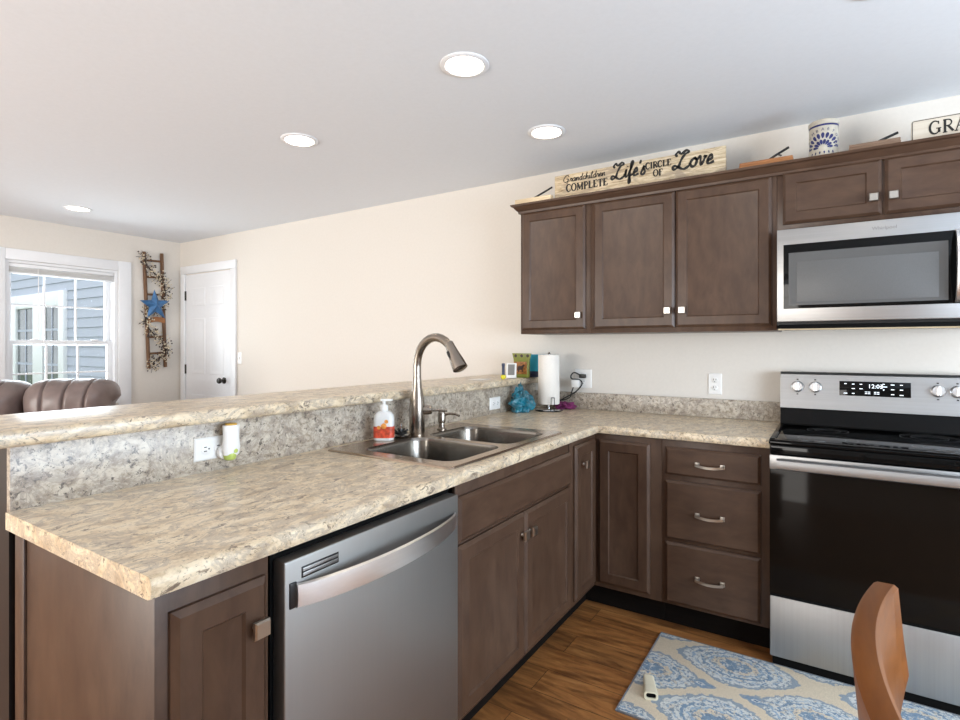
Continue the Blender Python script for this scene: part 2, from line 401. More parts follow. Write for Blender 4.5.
SERIF = {  # advance, strokes (points, width)
 'C': (.78, [(arc(.42, .5, .34, .5, 50, 310), [TN]+[TN+.09*math.sin(PI*k/14) for k in range(1, 14)]+[TN]), ([(.64, .98), (.64, .72)], TN), ([(.64, .28), (.64, .05)], TN)]),
 'O': (.86, [(arc(.42, .5, .34, .5, 0, 360, 20), [TN+.07*abs(math.cos(2*PI*k/20)) for k in range(21)])]),
 'M': (1.05, [([(.15, 0), (.15, 1)], TN), ([(.15, 1), (.5, .1)], TK), ([(.5, .1), (.86, 1)], TN), ([(.86, 1), (.86, 0)], TK), ([(.03, 0), (.28, 0)], TN), ([(.72, 0), (1.0, 0)], TN)]),
 'P': (.72, [([(.2, 0), (.2, 1)], TK), ([(.08, .97), (.36, .97)]+arc(.36, .72, .26, .25, 90, -90, 8)+[(.2, .47)], TN+.02), ([(.06, 0), (.36, 0)], TN)]),
 'L': (.70, [([(.2, 0), (.2, 1)], TK), ([(.06, .97), (.36, .97)], TN), ([(.06, .03), (.64, .03), (.64, .26)], TN)]),
 'E': (.72, [([(.2, 0), (.2, 1)], TK), ([(.06, .97), (.62, .97), (.62, .76)], TN), ([(.2, .52), (.5, .52)], TN), ([(.06, .03), (.66, .03), (.66, .26)], TN)]),
 'T': (.76, [([(.38, 0), (.38, 1)], TK), ([(.06, .76), (.06, .97), (.70, .97), (.70, .76)], TN), ([(.24, 0), (.52, 0)], TN)]),
 'I': (.42, [([(.2, 0), (.2, 1)], TK), ([(.06, .97), (.34, .97)], TN), ([(.06, .03), (.34, .03)], TN)]),
 'R': (.80, [([(.2, 0), (.2, 1)], TK), ([(.08, .97), (.38, .97)]+arc(.38, .73, .25, .24, 90, -90, 8)+[(.2, .49)], TN+.02), ([(.40, .49), (.74, .03)], TK), ([(.06, 0), (.36, 0)], TN)]),
 'F': (.68, [([(.2, 0), (.2, 1)], TK), ([(.06, .97), (.60, .97), (.60, .76)], TN), ([(.2, .52), (.5, .52)], TN), ([(.06, .03), (.36, .03)], TN)]),
 'G': (.88, [(arc(.42, .5, .34, .5, 50, 330), [TN]+[TN+.09*math.sin(PI*k/14) for k in range(1, 14)]+[TN]), ([(.66, .98), (.66, .74)], TN), ([(.50, .42), (.84, .42)], TN), ([(.70, .42), (.70, .08)], TK)]),
 'A': (.86, [([(.12, 0), (.44, 1)], TN), ([(.42, 1), (.76, 0)], TK), ([(.24, .36), (.60, .36)], TN), ([(.02, 0), (.26, 0)], TN), ([(.62, 0), (.90, 0)], TN)]),
}
SCRIPT = {
 'G': (.95, [[(.78, .78), (.62, 1), (.36, .95), (.14, .6), (.16, .2), (.42, .02), (.68, .18), (.74, .46), (.5, .46)], [(.74, .46), (.74, .1), (.6, -.25)]]),
 'L': (.90, [[(.22, .72), (.12, .86), (.26, .98), (.40, .84), (.66, 1.0), (.78, .88), (.6, .78), (.44, .5), (.34, .16), (.14, .02), (.02, .12), (.14, .22), (.36, .1), (.62, -.04), (.86, .08), (.94, .24)]]),
 'r': (.34, [[(.0, .04), (.1, .46), (.12, .52), (.2, .42), (.3, .42), (.26, .1), (.38, .04)]]),
 'a': (.46, [[(.36, .42), (.2, .50), (.06, .28), (.12, .04), (.28, .1), (.38, .46), (.34, .1), (.48, .06)]]),
 'n': (.46, [[(.0, .04), (.08, .48), (.08, .02), (.2, .42), (.32, .46), (.34, .1), (.46, .04)]]),
 'd': (.46, [[(.34, .42), (.2, .50), (.06, .28), (.12, .04), (.28, .1), (.40, .95), (.34, .1), (.48, .06)]]),
 'c': (.36, [[(.32, .40), (.18, .5), (.05, .25), (.14, .03), (.38, .1)]]),
 'h': (.44, [[(.02, .02), (.14, .95), (.08, .6), (.06, .02), (.2, .42), (.32, .44), (.33, .1), (.46, .04)]]),
 'i': (.24, [[(.04, .1), (.12, .50), (.10, .08), (.24, .06)], [(.15, .68), (.17, .72)]]),
 'l': (.26, [[(.0, .06), (.2, .9), (.1, .8), (.1, .08), (.28, .06)]]),
 'e': (.36, [[(.03, .2), (.26, .32), (.2, .5), (.06, .32), (.1, .04), (.38, .12)]]),
 'f': (.34, [[(.0, .06), (.28, .86), (.18, .92), (.14, .3), (.10, -.36), (.2, -.30), (.16, .06), (.36, .14)]]),
 's': (.34, [[(.0, .06), (.20, .54), (.17, .40), (.28, .18), (.16, .0), (.03, .08)]]),
 "'": (.14, [[(.08, .95), (.04, .72)]]),
 'o': (.44, [[(.22, .5), (.06, .3), (.12, .04), (.3, .06), (.36, .34), (.22, .5), (.30, .40), (.46, .42)]]),
 'v': (.42, [[(.0, .44), (.08, .5), (.16, .04), (.32, .40), (.28, .5), (.42, .44)]]),
}
def write_serif(bm, mat, text, x, y, h, k=1.0, squash=1.0):
    for ch in text:
        if ch == ' ': x += .4*h*squash; continue
        adv, st = SERIF[ch]
        for p, w in st:
            ribbon(bm, mat, [(x+a*h*squash, y+b*h) for a, b in p], [q*h*k for q in w] if hasattr(w, '__len__') else w*h*k)
        x += adv*h*squash
    return x
def write_script(bm, mat, text, x, y, h, wd=.1, squash=1.0):
    for ch in text:
        adv, st = SCRIPT[ch]
        for p in st:
            q = spline([(a, b, 0) for a, b in p], 6)
            n = len(q); ws = [wd*h*(.75+.45*abs(math.sin(2.2*i/6))) for i in range(n)]
            ribbon(bm, mat, [(x+(c.x+.12*c.y)*h*squash, y+c.y*h) for c in q], ws)
        x += adv*h*squash
    return x
def font_text(bm, mat, text, size, depth=.0006, shear=0):
    cu = bpy.data.curves.new('txt', 'FONT'); cu.body = text; cu.size = size; cu.extrude = depth/2; cu.shear = shear; cu.resolution_u = 3
    o = bpy.data.objects.new('txt', cu); COL.objects.link(o)
    dg = bpy.context.evaluated_depsgraph_get(); me = bpy.data.meshes.new_from_object(o.evaluated_get(dg))
    t = bmesh.new(); t.from_mesh(me); merge(bm, t, mat)
    bpy.data.objects.remove(o); bpy.data.curves.remove(cu); bpy.data.meshes.remove(me)

# ================================================================== THE SETTING
XL, XR, YF, ZC = -4.976, 3.2, -6.0, 2.425
b = bm_(); box(b, XL-.2, XR+.2, YF-.2, .2, -.1, 0); struct('floor', b, M['floor'])
b = bm_(); box(b, XL-.2, XR+.2, YF-.2, .2, ZC, ZC+.12); struct('ceiling', b, M['ceiling'])
b = bm_(); box(b, XL-.2, XR+.2, 0, .15, 0, ZC); struct('wall_back', b, M['wall'])
def holed(name, axis, c0, c1, a0, a1, h0, h1):   # wall with one rectangular opening
    b = bm_()
    lo, hi = (YF, 0) if axis == 'x' else (XL, XR)
    for p0, p1, z0, z1 in ((lo, a0, 0, ZC), (a1, hi, 0, ZC), (a0, a1, 0, h0), (a0, a1, h1, ZC)):
        if z1-z0 < 1e-4: continue
        if axis == 'x': box(b, c0, c1, p0, p1, z0, z1)
        else: box(b, p0, p1, c0, c1, z0, z1)
    return struct(name, b, M['wall'], smooth=False)
WY0, WY1, WZ0, WZ1 = -1.495, -.615, .78, 2.055
holed('wall_left', 'x', XL-.15, XL, WY0, WY1, WZ0, WZ1)
holed('wall_right', 'x', XR, XR+.15, -3.6, -1.0, .7, 2.2)
holed('wall_front', 'y', YF-.15, YF, -3.6, -.6, 0, 2.1)  # unseen opening added to let the fill light in

# window on the left wall
w = Thing('window_1', None, None, (XL, (WY0+WY1)/2, WZ0), kind='structure')
b = bm_(); cw = .115
box(b, XL, XL+.02, WY0-.12, WY0, WZ0-.1, WZ1+cw-.02, .004); box(b, XL, XL+.02, WY1, WY1+cw, WZ0-.1, WZ1+cw-.02, .004)
box(b, XL, XL+.019, WY0+.0005, WY1-.0005, WZ1, WZ1+cw-.022, .003); box(b, XL, XL+.045, WY0+.0005, WY1-.0005, WZ0-.03, WZ0, .004)
w.part('window_casing', b, M['white'])
b = bm_(); xj0, xj1 = XL-.15, XL
e_ = .0015
box(b, xj0, xj1-e_, WY0+e_, WY0+.03, WZ0+e_, WZ1-e_); box(b, xj0, xj1-e_, WY1-.03, WY1-e_, WZ0+e_, WZ1-e_); box(b, xj0, xj1-e_, WY0+.0305, WY1-.0305, WZ1-.025, WZ1-e_); box(b, xj0, xj1-e_, WY0+.0305, WY1-.0305, WZ0+e_, WZ0+.03)
w.part('window_frame', b, M['white'])
ZM = 1.335
def sash(nm, x, z0, z1, hrows):
    b = bm_(); a0, a1 = WY0+.03, WY1-.03; t = .042
    box(b, x-.02, x+.02, a0, a0+t, z0, z1, .003); box(b, x-.02, x+.02, a1-t, a1, z0, z1, .003)
    box(b, x-.019, x+.019, a0+t+.0005, a1-t-.0005, z0, z0+t, .003); box(b, x-.019, x+.019, a0+t+.0005, a1-t-.0005, z1-.035, z1, .003)
    s = w.part(nm, b, M['white'])
    b = bm_()
    for k in (1, 2):
        y = a0+t+(a1-a0-2*t)*k/3; box(b, x-.008, x+.008, y-.007, y+.007, z0+t+.001, z1-.036)
    for zz in hrows: box(b, x-.0072, x+.0072, a0+t+.001, a1-t-.001, zz-.007, zz+.007)
    w.part('muntins', b, M['white'], parent=s)
    b = bm_(); box(b, x-.003, x+.003, a0+t-.01, a1-t+.01, z0+t-.01, z1-.025); w.part('pane', b, M['glass'], parent=s)
    return s
sash('upper_sash', XL-.115, ZM-.02, WZ1-.025, [1.675])
ls = sash('lower_sash', XL-.07, WZ0+.03, ZM+.025, [1.06])
for y in (-1.27, -.80):
    b = bm_(); box(b, XL-.06, XL-.035, y-.03, y+.03, ZM+.02, ZM+.036, .005); w.part('sash_lock', b, M['white'], parent=ls)
# raised mini blind
bl = Thing('window_blind', 'white mini blind pulled up to the top of the left wall window', 'blind', (XL-.03, (WY0+WY1)/2, WZ1-.1))
b = bm_(); box(b, XL-.05, XL-.01, WY0+.033, WY1-.033, WZ1-.058, WZ1-.027, .004); bl.part('headrail', b, M['white'])
b = bm_()
for k in range(9): box(b, XL-.048, XL-.014, WY0+.036, WY1-.036, WZ1-.064-k*.0045, WZ1-.0615-k*.0045)
bl.part('slats', b, M['white_plastic'])
b = bm_(); box(b, XL-.05, XL-.012, WY0+.035, WY1-.035, WZ1-.116, WZ1-.102, .003); bl.part('bottom_rail', b, M['white'])
b = bm_(); tube(b, [(XL-.008, -1.255, WZ1-.06), (XL-.008, -1.255, 1.42)], .003, 8); bl.part('tilt_wand', b, M['white_plastic'])

# door on the back wall
DX0, DX1, DZ = -4.845, -4.04, 2.065
d = Thing('door_1', None, None, ((DX0+DX1)/2, 0, 0), kind='structure')
b = bm_(); cw = .085
for x0, x1, z0, z1 in ((DX0-cw-.01, DX0-.01, 0, DZ+.01), (DX1+.01, DX1+cw+.01, 0, DZ+.01), (DX0-cw-.01, DX1+cw+.01, DZ+.01, DZ+cw+.01)):
    box(b, x0, x1, -.022, 0, z0, z1, .006)
d.part('door_casing', b, M['white'])
b = bm_(); mtx = FR((DX0, -.003, .01), '-y'); W_, H_ = DX1-DX0, DZ-.012
box(b, DX0, DX1, -.008, 0, .01, DZ)
slab = d.part('door_slab', b, M['white'])
cols = ((.115, .36), (.445, .69))
for (u0, u1) in cols:
    for v0, v1 in ((1.73, 1.92), (1.015, 1.60), (.20, .80)):
        b = bm_(); panel(b, FR((DX0+u0, -.008, v0), '-y'), u1-u0, v1-v0, [(0, -.0005), (.004, .004), (.016, .004), (.03, .0012), (.04, .0012), (.055, .004)])
        d.part('door_panel', b, M['white'], parent=slab)
for z in (1.845, 1.062, .22):
    b = bm_(); box(b, DX0-.011, DX0+.004, -.016, 0, z-.05, z+.05, .002); tube(b, [(DX0-.006, -.016, z-.05), (DX0-.006, -.016, z+.05)], .006, 8); d.part('hinge', b, M['hinge'])
b = bm_(); lathe(b, [(.032, 0), (.032, .008), (.014, .014), (.012, .035), (.026, .045), (.03, .058), (.024, .07), (.004, .074)], axis='Z', seg=20, mat=FR((-4.145, -.008, .962), '-y')); d.part('door_knob', b, M['hinge'])
b = bm_(); box(b, XL, DX0-.1, -.014, 0, 0, .1, .003); box(b, DX1+.1, -.83, -.014, 0, 0, .1, .003); struct('baseboard_back', b, M['white'])
b = bm_(); box(b, XL, XL+.014, -6, 0, 0, .1, .003); struct('baseboard_left', b, M['white'])

# knee wall that carries the bar
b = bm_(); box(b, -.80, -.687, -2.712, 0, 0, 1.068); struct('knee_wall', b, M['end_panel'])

# ================================================================== OUTDOORS
b = bm_(); box(b, -40, XL-.2, -25, 20, -.4, -.3); struct('ground', b, M['lawn'])
h = Thing('house_wing', 'blue grey clapboard house wing seen through the left window', 'building', (-10, .9, -.3))
b = bm_(); z = -.3; ys = .8
prof = []
while z < 3.4:
    prof += [(ys-.018, z), (ys, z+.158)]; z += .16
rings = [[(x, y, zz) for y, zz in prof]+[(x, ys+.3, 3.4), (x, ys+.3, -.3)] for x in (-16, -5.3)]
loft(b, rings); h.part('clapboard_siding', b, M['siding'], smooth=False)
b = bm_(); X0, X1, Z1 = -12.5, -10.03, 2.27
for x0, x1 in ((X0, X0+.30), (-11.37, -10.93), (-10.25, X1)): box(b, x0, x1, ys-.07, ys+.02, .35, Z1, .01)
for x0, x1 in ((X0+.301, -11.371), (-10.929, -10.251)): box(b, x0, x1, ys-.068, ys+.02, Z1-.26, Z1-.002, .01); box(b, x0, x1, ys-.068, ys+.02, .36, .5, .01)
fr = h.part('patio_window_frame', b, M['white'], label='white double window frame')
for x0, x1 in ((X0+.30, -11.37), (-10.93, -10.25)):
    b = bm_(); box(b, x0, x1, ys-.03, ys-.01, .5, Z1-.26); pn = h.part('patio_window_pane', b, M['outdoor_pane'], parent=fr)
    b = bm_(); xm = (x0+x1)/2
    box(b, xm-.02, xm+.02, ys-.041, ys-.0305, .505, Z1-.265)
    for zz in (1.6, .98): box(b, x0+.003, x1-.003, ys-.040, ys-.0305, zz-.02, zz+.02)
    h.part('patio_window_grille', b, M['siding'], parent=fr, label='grey window grille')

# ================================================================== CABINETS
DOORP = [(0, 0), (0, .010), (.012, .019), (.052, .019), (.057, .013), (.066, .011), (.074, .009)]
FLATP = [(0, 0), (0, .010), (.011, .019)]
def door_at(th, orient, a0, a1, z0, z1, face, name='door', prof=DOORP, mat='cab', parent=None):
    b = bm_()
    mtx = FR((face, a0, z0), '+x') if orient == '+x' else FR((a0, face, z0), '-y')
    panel(b, mtx, a1-a0, z1-z0, prof)
    return th.part(name, b, M[mat], parent=parent)
def knob_at(th, orient, a, z, face, parent):
    mtx = FR((face, a, z), '+x') if orient == '+x' else FR((a, face, z), '-y')
    b = bm_(); lathe(b, [(.008, -.001), (.006, .006), (.006, .014)], seg=14, mat=mtx)
    rings = []
    for k, (hw, zz) in enumerate(((.013, .013), (.0170, .016), (.0170, .022), (.0145, .027))):
        rings.append([mtx @ Vector((x*hw, y*hw, zz)) for x, y in ((-1, -1), (1, -1), (1, 1), (-1, 1))])
    loft(b, rings); th.part('knob', b, M['nickel'], parent=parent, label='satin nickel square knob', smooth=False)
def pull_at(th, a, z, face, parent):
    mtx = FR((a, face, z), '-y'); b = bm_()
    for s in (-1, 1):
        t = bm_(); box(t, s*.052-.010, s*.052+.010, -.010, .010, -.001, .006, .002); merge(b, t, mtx)
        t = bm_(); box(t, s*.052-.007, s*.052+.007, -.006, .006, .004, .024, .002); merge(b, t, mtx)
    rings = []
    for k in range(13):
        t = -1+2*k/12; u = t*.058; v = -.006*(1-t*t); w0 = .020+.006*(1-t*t)
        rings.append([mtx @ Vector((u, v+dy, w0+dw)) for dy, dw in ((-.0055, 0), (.0055, 0), (.0055, .005), (-.0055, .005))])
    loft(b, rings); th.part('handle', b, M['nickel'], parent=parent, label='satin nickel arched pull')

PF, BF = -.03, -.609      # cabinet face planes: peninsula (facing +x), back run (facing -y)
ZT = .876
# --- peninsula end cabinet
c = Thing('base_cabinet', 'dark brown base cabinet with one door at the near end of the peninsula', 'cabinet', (-.34, -2.59, 0), 'base cabinets')
b = bm_(); box(b, -.645, PF, -2.705, -2.478, .115, ZT, .0015); c.part('body', b, M['cab'])
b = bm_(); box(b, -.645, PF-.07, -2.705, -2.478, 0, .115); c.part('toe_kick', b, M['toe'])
b = bm_(); box(b, -.652, -.60, -2.711, -2.705, 0, ZT-.002, .001); c.part('corner_stile', b, M['cab'])
dd = door_at(c, '+x', -2.682, -2.490, .14, .834, PF); knob_at(c, '+x', -2.520, .744, PF+.019, dd)
# --- sink base
c = Thing('sink_base_cabinet', 'dark brown sink base with two doors under one wide false drawer front', 'cabinet', (-.34, -1.36, 0), 'base cabinets')
b = bm_(); box(b, -.645, PF, -1.818, -.922, .115, .70, .0015)
box(b, PF-.02, PF, -1.818, -.922, .70, ZT, .001); box(b, -.645, PF, -1.818, -1.808, .70, ZT); box(b, -.645, PF, -.930, -.922, .70, ZT); c.part('body', b, M['cab'])
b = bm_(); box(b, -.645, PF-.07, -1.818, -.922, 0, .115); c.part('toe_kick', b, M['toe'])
door_at(c, '+x', -1.806, -.935, .69, .832, PF, 'false_drawer_front', FLATP, 'cab_hy')
d1 = door_at(c, '+x', -1.806, -1.374, .135, .678, PF); knob_at(c, '+x', -1.402, .60, PF+.019, d1)
d2 = door_at(c, '+x', -1.368, -.935, .135, .678, PF); knob_at(c, '+x', -1.340, .60, PF+.019, d2)
# --- corner cabinet with the two-leaf door
c = Thing('corner_cabinet', 'dark brown corner base cabinet with a folding two-leaf door', 'cabinet', (-.34, -.35, 0), 'base cabinets')
b = bm_(); box(b, -.645, PF, -.921, -.61, .115, ZT, .001); box(b, -.645, .298, -.609, -.005, .115, ZT, .001); c.part('body', b, M['cab'])
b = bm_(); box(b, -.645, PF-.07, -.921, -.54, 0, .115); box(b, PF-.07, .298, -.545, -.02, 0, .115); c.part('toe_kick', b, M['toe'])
dl = door_at(c, '+x', -.882, -.632, .14, .850, PF); knob_at(c, '+x', -.80, .755, PF+.019, dl)
door_at(c, '-y', -.006, .246, .14, .846, BF)
# --- drawer base
c = Thing('drawer_base_cabinet', 'dark brown base cabinet with three stacked drawers left of the stove', 'cabinet', (.52, -.32, 0), 'base cabinets')
b = bm_(); box(b, .299, .744, BF, -.005, .115, ZT, .0015); c.part('body', b, M['cab'])
b = bm_(); box(b, .299, .744, -.545, -.02, 0, .115); c.part('toe_kick', b, M['toe'])
for z0, z1, hz in ((.715, .843, .776), (.422, .690, .550), (.130, .406, .265)):
    dr = door_at(c, '-y', .317, .710, z0, z1, BF, 'drawer', FLATP, 'cab_h'); pull_at(c, .510, hz, BF-.019, dr)

# --- upper cabinets
UF = -.311; UZ0, UZ1 = 1.378, 2.12
def upper(label, x0, x1, z0, doors, loc, grp='wall cabinets'):
    c = Thing('wall_cabinet', label, 'cabinet', loc, grp)
    b = bm_(); box(b, x0, x1, UF, -.001, z0, UZ1, .0015); c.part('body', b, M['cab'])
    for (a0, a1, zz0, zz1, kx, kz) in doors:
        dd = door_at(c, '-y', a0, a1, zz0, zz1, UF, mat='cab' if zz1-zz0 > .4 else 'cab_h'); knob_at(c, '-y', kx, kz, UF-.019, dd)
upper('narrow single-door wall cabinet at the left end of the upper row', -.608, -.165, UZ0, [(-.592, -.193, 1.402, 2.098, -.228, 1.480)], (-.386, -.15, UZ0))
upper('tall two-door wall cabinet left of the microwave', -.164, .748, UZ0, [(-.145, .289, 1.402, 2.098, .258, 1.487), (.296, .727, 1.402, 2.098, .330, 1.487)], (.29, -.15, UZ0))
upper('short two-door wall cabinet above the microwave', .749, 1.512, 1.836, [(.773, 1.141, 1.866, 2.104, 1.112, 1.938), (1.152, 1.490, 1.866, 2.104, 1.180, 1.938)], (1.13, -.15, 1.836))
# crown moulding (runs on top of the row, returns at the left end)
prof = [(0, 2.100), (.010, 2.100), (.012, 2.112), (.020, 2.118), (.034, 2.136), (.044, 2.140), (.048, 2.150), (0, 2.150)]
b = bm_()
for a in range(len(prof)):
    p, q = prof[a], prof[(a+1) % len(prof)]
    def pt(k, pr):
        o, zz = pr; return [(-.609-o, -.002, zz), (-.609-o, UF-.001-o, zz), (1.512, UF-.001-o, zz)][k]
    for k in (0, 1): b.faces.new([b.verts.new(pt(k, p)), b.verts.new(pt(k+1, p)), b.verts.new(pt(k+1, q)), b.verts.new(pt(k, q))])
bmesh.ops.remove_doubles(b, verts=b.verts, dist=1e-6)
box(b, -.609, 1.512, UF, -.002, 2.1205, 2.15)
solo('crown_moulding', 'dark brown crown moulding along the top of the wall cabinets', 'moulding', b, M['cab_h'], (.45, -.2, 2.1), angle=25)

# ================================================================== COUNTERS
YP = -2.725; CZ = .916; CB = .876
ct = Thing('countertop', 'L-shaped tan granite-look laminate counter across the peninsula and back wall', 'countertop', (-.3, -1.2, CB))
b = bm_(); r = .014
ep = [(r, CZ), (r*.55, CZ-.0015), (r*.2, CZ-.006), (0, CZ-.013), (0, CB+.010), (.003, CB+.003), (.010, CB), (.06, CB)]
rings = [[(-o, YP, z), (-o, -.636+o, z), (.744, -.636+o, z)] for o, z in ep]
for p, q in zip(rings, rings[1:]):
    for k in (0, 1): b.faces.new([b.verts.new(v) for v in (p[k], p[k+1], q[k+1], q[k])])
SK = (-.595, -.068, -1.785, -.985)   # cut-out for the sink
def quad(x0, x1, y0, y1, z): b.faces.new([b.verts.new(v) for v in ((x0, y0, z), (x1, y0, z), (x1, y1, z), (x0, y1, z))])
XBk = -.664
for z in (CZ, CB):
    xr = -r if z == CZ else -.06; yr = -.636-xr
    quad(XBk, xr, YP, SK[2], z); quad(XBk, SK[0], SK[2], SK[3], z); quad(SK[1], xr, SK[2], SK[3], z)
    quad(XBk, xr, SK[3], yr, z); quad(XBk, .744, yr, -.002, z)
# sink cut-out edges and remaining sides
for x0, y0, x1, y1 in ((SK[0], SK[2], SK[1], SK[2]), (SK[1], SK[2], SK[1], SK[3]), (SK[1], SK[3], SK[0], SK[3]), (SK[0], SK[3], SK[0], SK[2]), (XBk, YP, XBk, -.002), (XBk, -.002, .744, -.002)):
    b.faces.new([b.verts.new(v) for v in ((x0, y0, CB), (x1, y1, CB), (x1, y1, CZ), (x0, y0, CZ))])
for yy in (YP,):
    b.faces.new([b.verts.new((-o, yy, z)) for o, z in ep]+[b.verts.new((XBk, yy, CB)), b.verts.new((XBk, yy, CZ))])
b.faces.new([b.verts.new((.744, -.636+o, z)) for o, z in ep]+[b.verts.new((.744, -.002, CB)), b.verts.new((.744, -.002, CZ))])
ct.part('worktop', b, M['lam'], angle=40, weld=True)
b = bm_(); box(b, -.6845, -.664, -2.717, -.002, CB, 1.0695, .001); bs = solo('backsplash', 'tall granite-look splash panel between the peninsula counter and the bar', 'backsplash', b, M['lamg'], (-.674, -1.36, CB))
b = bm_(); box(b, -.6635, .744, -.021, -.001, CZ+.0005, 1.018, .002); solo('backsplash', 'low granite-look splash strip along the back wall left of the stove', 'backsplash', b, M['lamg'], (.05, -.01, CZ))
b = bm_(); box(b, -1.02, -.622, -2.80, -.002, 1.070, 1.111, .012, 4); solo('bar_countertop', 'raised granite-look laminate bar top above the peninsula', 'bar top', b, M['lam'], (-.82, -1.4, 1.07))

# ================================================================== SINK AND TAP
sk = Thing('kitchen_sink', 'stainless steel double bowl drop-in sink in the peninsula counter', 'sink', (-.33, -1.38, .75))
SZ = .9235
outer = rrect(-.612, -.048, -1.803, -.962, .02, 5)
holes = [rrect(-.505, -.085, -1.748, -1.405, .06, 7), rrect(-.505, -.085, -1.365, -1.03, .06, 7)]
b = bm_(); edges = []
for lp in [outer]+holes:
    vs = [b.verts.new((x, y, SZ)) for x, y in lp]
    edges += [b.edges.new((vs[i], vs[(i+1) % len(vs)])) for i in range(len(vs))]
bmesh.ops.triangle_fill(b, use_beauty=True, use_dissolve=False, edges=edges)
# rolled outer lip
lip = [(0, SZ), (.003, SZ-.0012), (.005, SZ-.004), (.006, CZ+.0008)]
def grow(lp, o, z):
    cx, cy = sum(p[0] for p in lp)/len(lp), sum(p[1] for p in lp)/len(lp)
    return [(x+(o if x > cx else -o), y+(o if y > cy else -o), z) for x, y in lp]
loft(b, [grow(outer, o-.0, z) for o, z in lip], True, False, False)
sk.part('rim', b, M['sink'], angle=30)
for lp in holes:
    b = bm_()
    rings = []
    cx, cy = sum(p[0] for p in lp)/len(lp), sum(p[1] for p in lp)/len(lp)
    for s, z in ((1.0, SZ), (.988, SZ-.004), (.975, SZ-.015), (.93, .770), (.91, .752), (.85, .742), (.12, .738)):
        rings.append([(cx+(x-cx)*s, cy+(y-cy)*s, z) for x, y in lp])
    loft(b, rings, True, False, True); bo = sk.part('bowl', b, M['bowl'], angle=50)
    b = bm_(); lathe(b, [(.055, .7425), (.05, .7445), (.035, .741), (.01, .739)], (cx, cy, 0), seg=24); sk.part('drain', b, M['chrome'], parent=bo)
# tap
fx, fy = -.548, -1.362
dirn = Vector((.20, -.035, 0)).normalized()
fa = Thing('kitchen_faucet', 'brushed nickel gooseneck pull-down faucet behind the sink', 'faucet', (fx, fy, SZ))
b = bm_(); lathe(b, [(.032, SZ), (.032, SZ+.006), (.0335, SZ+.01), (.0330, SZ+.12), (.0305, SZ+.155), (.0205, SZ+.205), (.0185, SZ+.24)], (fx, fy, 0), seg=28); body = fa.part('faucet_body', b, M['faucet'])
path = [(0, SZ+.235), (0, SZ+.30)]
R_ = .118; zc = SZ+.298
for k in range(0, 13):
    a = PI-PI*k/12*.80; path.append((R_+R_*math.cos(a), zc+R_*math.sin(a)*1.02))
P3 = [Vector((fx, fy, z))+dirn*s for s, z in path]
b = bm_(); tube(b, P3, .0178, 20); fa.part('gooseneck', b, M['faucet'])
e = P3[-1]; t = (P3[-1]-P3[-2]).normalized(); t = (t+Vector((0, 0, -.25))).normalized()
b = bm_(); tube(b, [e-t*.03, e-t*.01, e+t*.02, e+t*.06, e+t*.092, e+t*.095], [.0180, .0195, .0225, .0285, .0315, .026], 22); sp = fa.part('spray_head', b, M['faucet'])
side = Vector((-.4, -.75, 0)).normalized()
b = bm_(); q = e+t*.012+Vector((-.010, -.020, 0)); tube(b, [q, q+t*.018, q+t*.04], [.006, .0075, .004], 10); fa.part('spray_button', b, M['black'], parent=sp, label='black spray button')
hz = SZ+.105; hd = Vector((.80, .60, 0)).normalized()
b = bm_(); o_ = Vector((fx, fy, hz)); tube(b, [o_+hd*.020, o_+hd*.045, o_+hd*.062, o_+hd*.066], [.021, .021, .019, .012], 18)
tube(b, [o_+hd*.06, o_+hd*.085+Vector((0, 0, -.001)), o_+hd*.13+Vector((0, 0, -.004))], [.008, .006, .0045], 12); fa.part('lever_handle', b, M['faucet'])
# built-in soap pump
px, py = -.540, -1.195
sd = Thing('soap_dispenser', 'small brushed nickel soap pump built into the sink deck', 'soap dispenser', (px, py, SZ))
b = bm_(); lathe(b, [(.022, SZ), (.022, SZ+.004), (.014, SZ+.010), (.013, SZ+.03), (.018, SZ+.036), (.019, SZ+.07), (.016, SZ+.080), (.009, SZ+.085)], (px, py, 0), seg=22); sd.part('pump_body', b, M['faucet'])
pd = Vector((.9, .1, 0)).normalized(); o_ = Vector((px, py, SZ+.066))
b = bm_(); tube(b, spline([o_+pd*.012, o_+pd*.04+Vector((0, 0, .008)), o_+pd*.07+Vector((0, 0, .008)), o_+pd*.092+Vector((0, 0, .001))], 5), .0055, 10); sd.part('spout', b, M['faucet'])
# strainer resting on the deck
st = Thing('sink_strainer', 'small metal sink strainer with a black stopper on the sink deck', 'strainer', (-.572, -1.44, SZ))
b = bm_(); lathe(b, [(.015, SZ+.0005), (.034, SZ+.001), (.040, SZ+.005), (.036, SZ+.007), (.012, SZ+.004)], (-.572, -1.44, 0), seg=24); st.part('rim', b, M['chrome'])
b = bm_()
lathe(b, [(.010, SZ+.004), (.028, SZ+.012), (.029, SZ+.018), (.012, SZ+.022), (.010, SZ+.03)], (-.572, -1.44, 0), seg=10)
for k in range(7):
    a = 2*PI*k/7; tube(b, [(-.572+.012*math.cos(a), -1.44+.012*math.sin(a), SZ+.014), (-.572+.03*math.cos(a), -1.44+.03*math.sin(a), SZ+.028)], .004, 6)
st.part('stopper', b, M['black'])
b = bm_(); tube(b, [(-.572, -1.44, SZ+.02), (-.572, -1.44, SZ+.052)], .003, 8); st.part('post', b, M['chrome'])

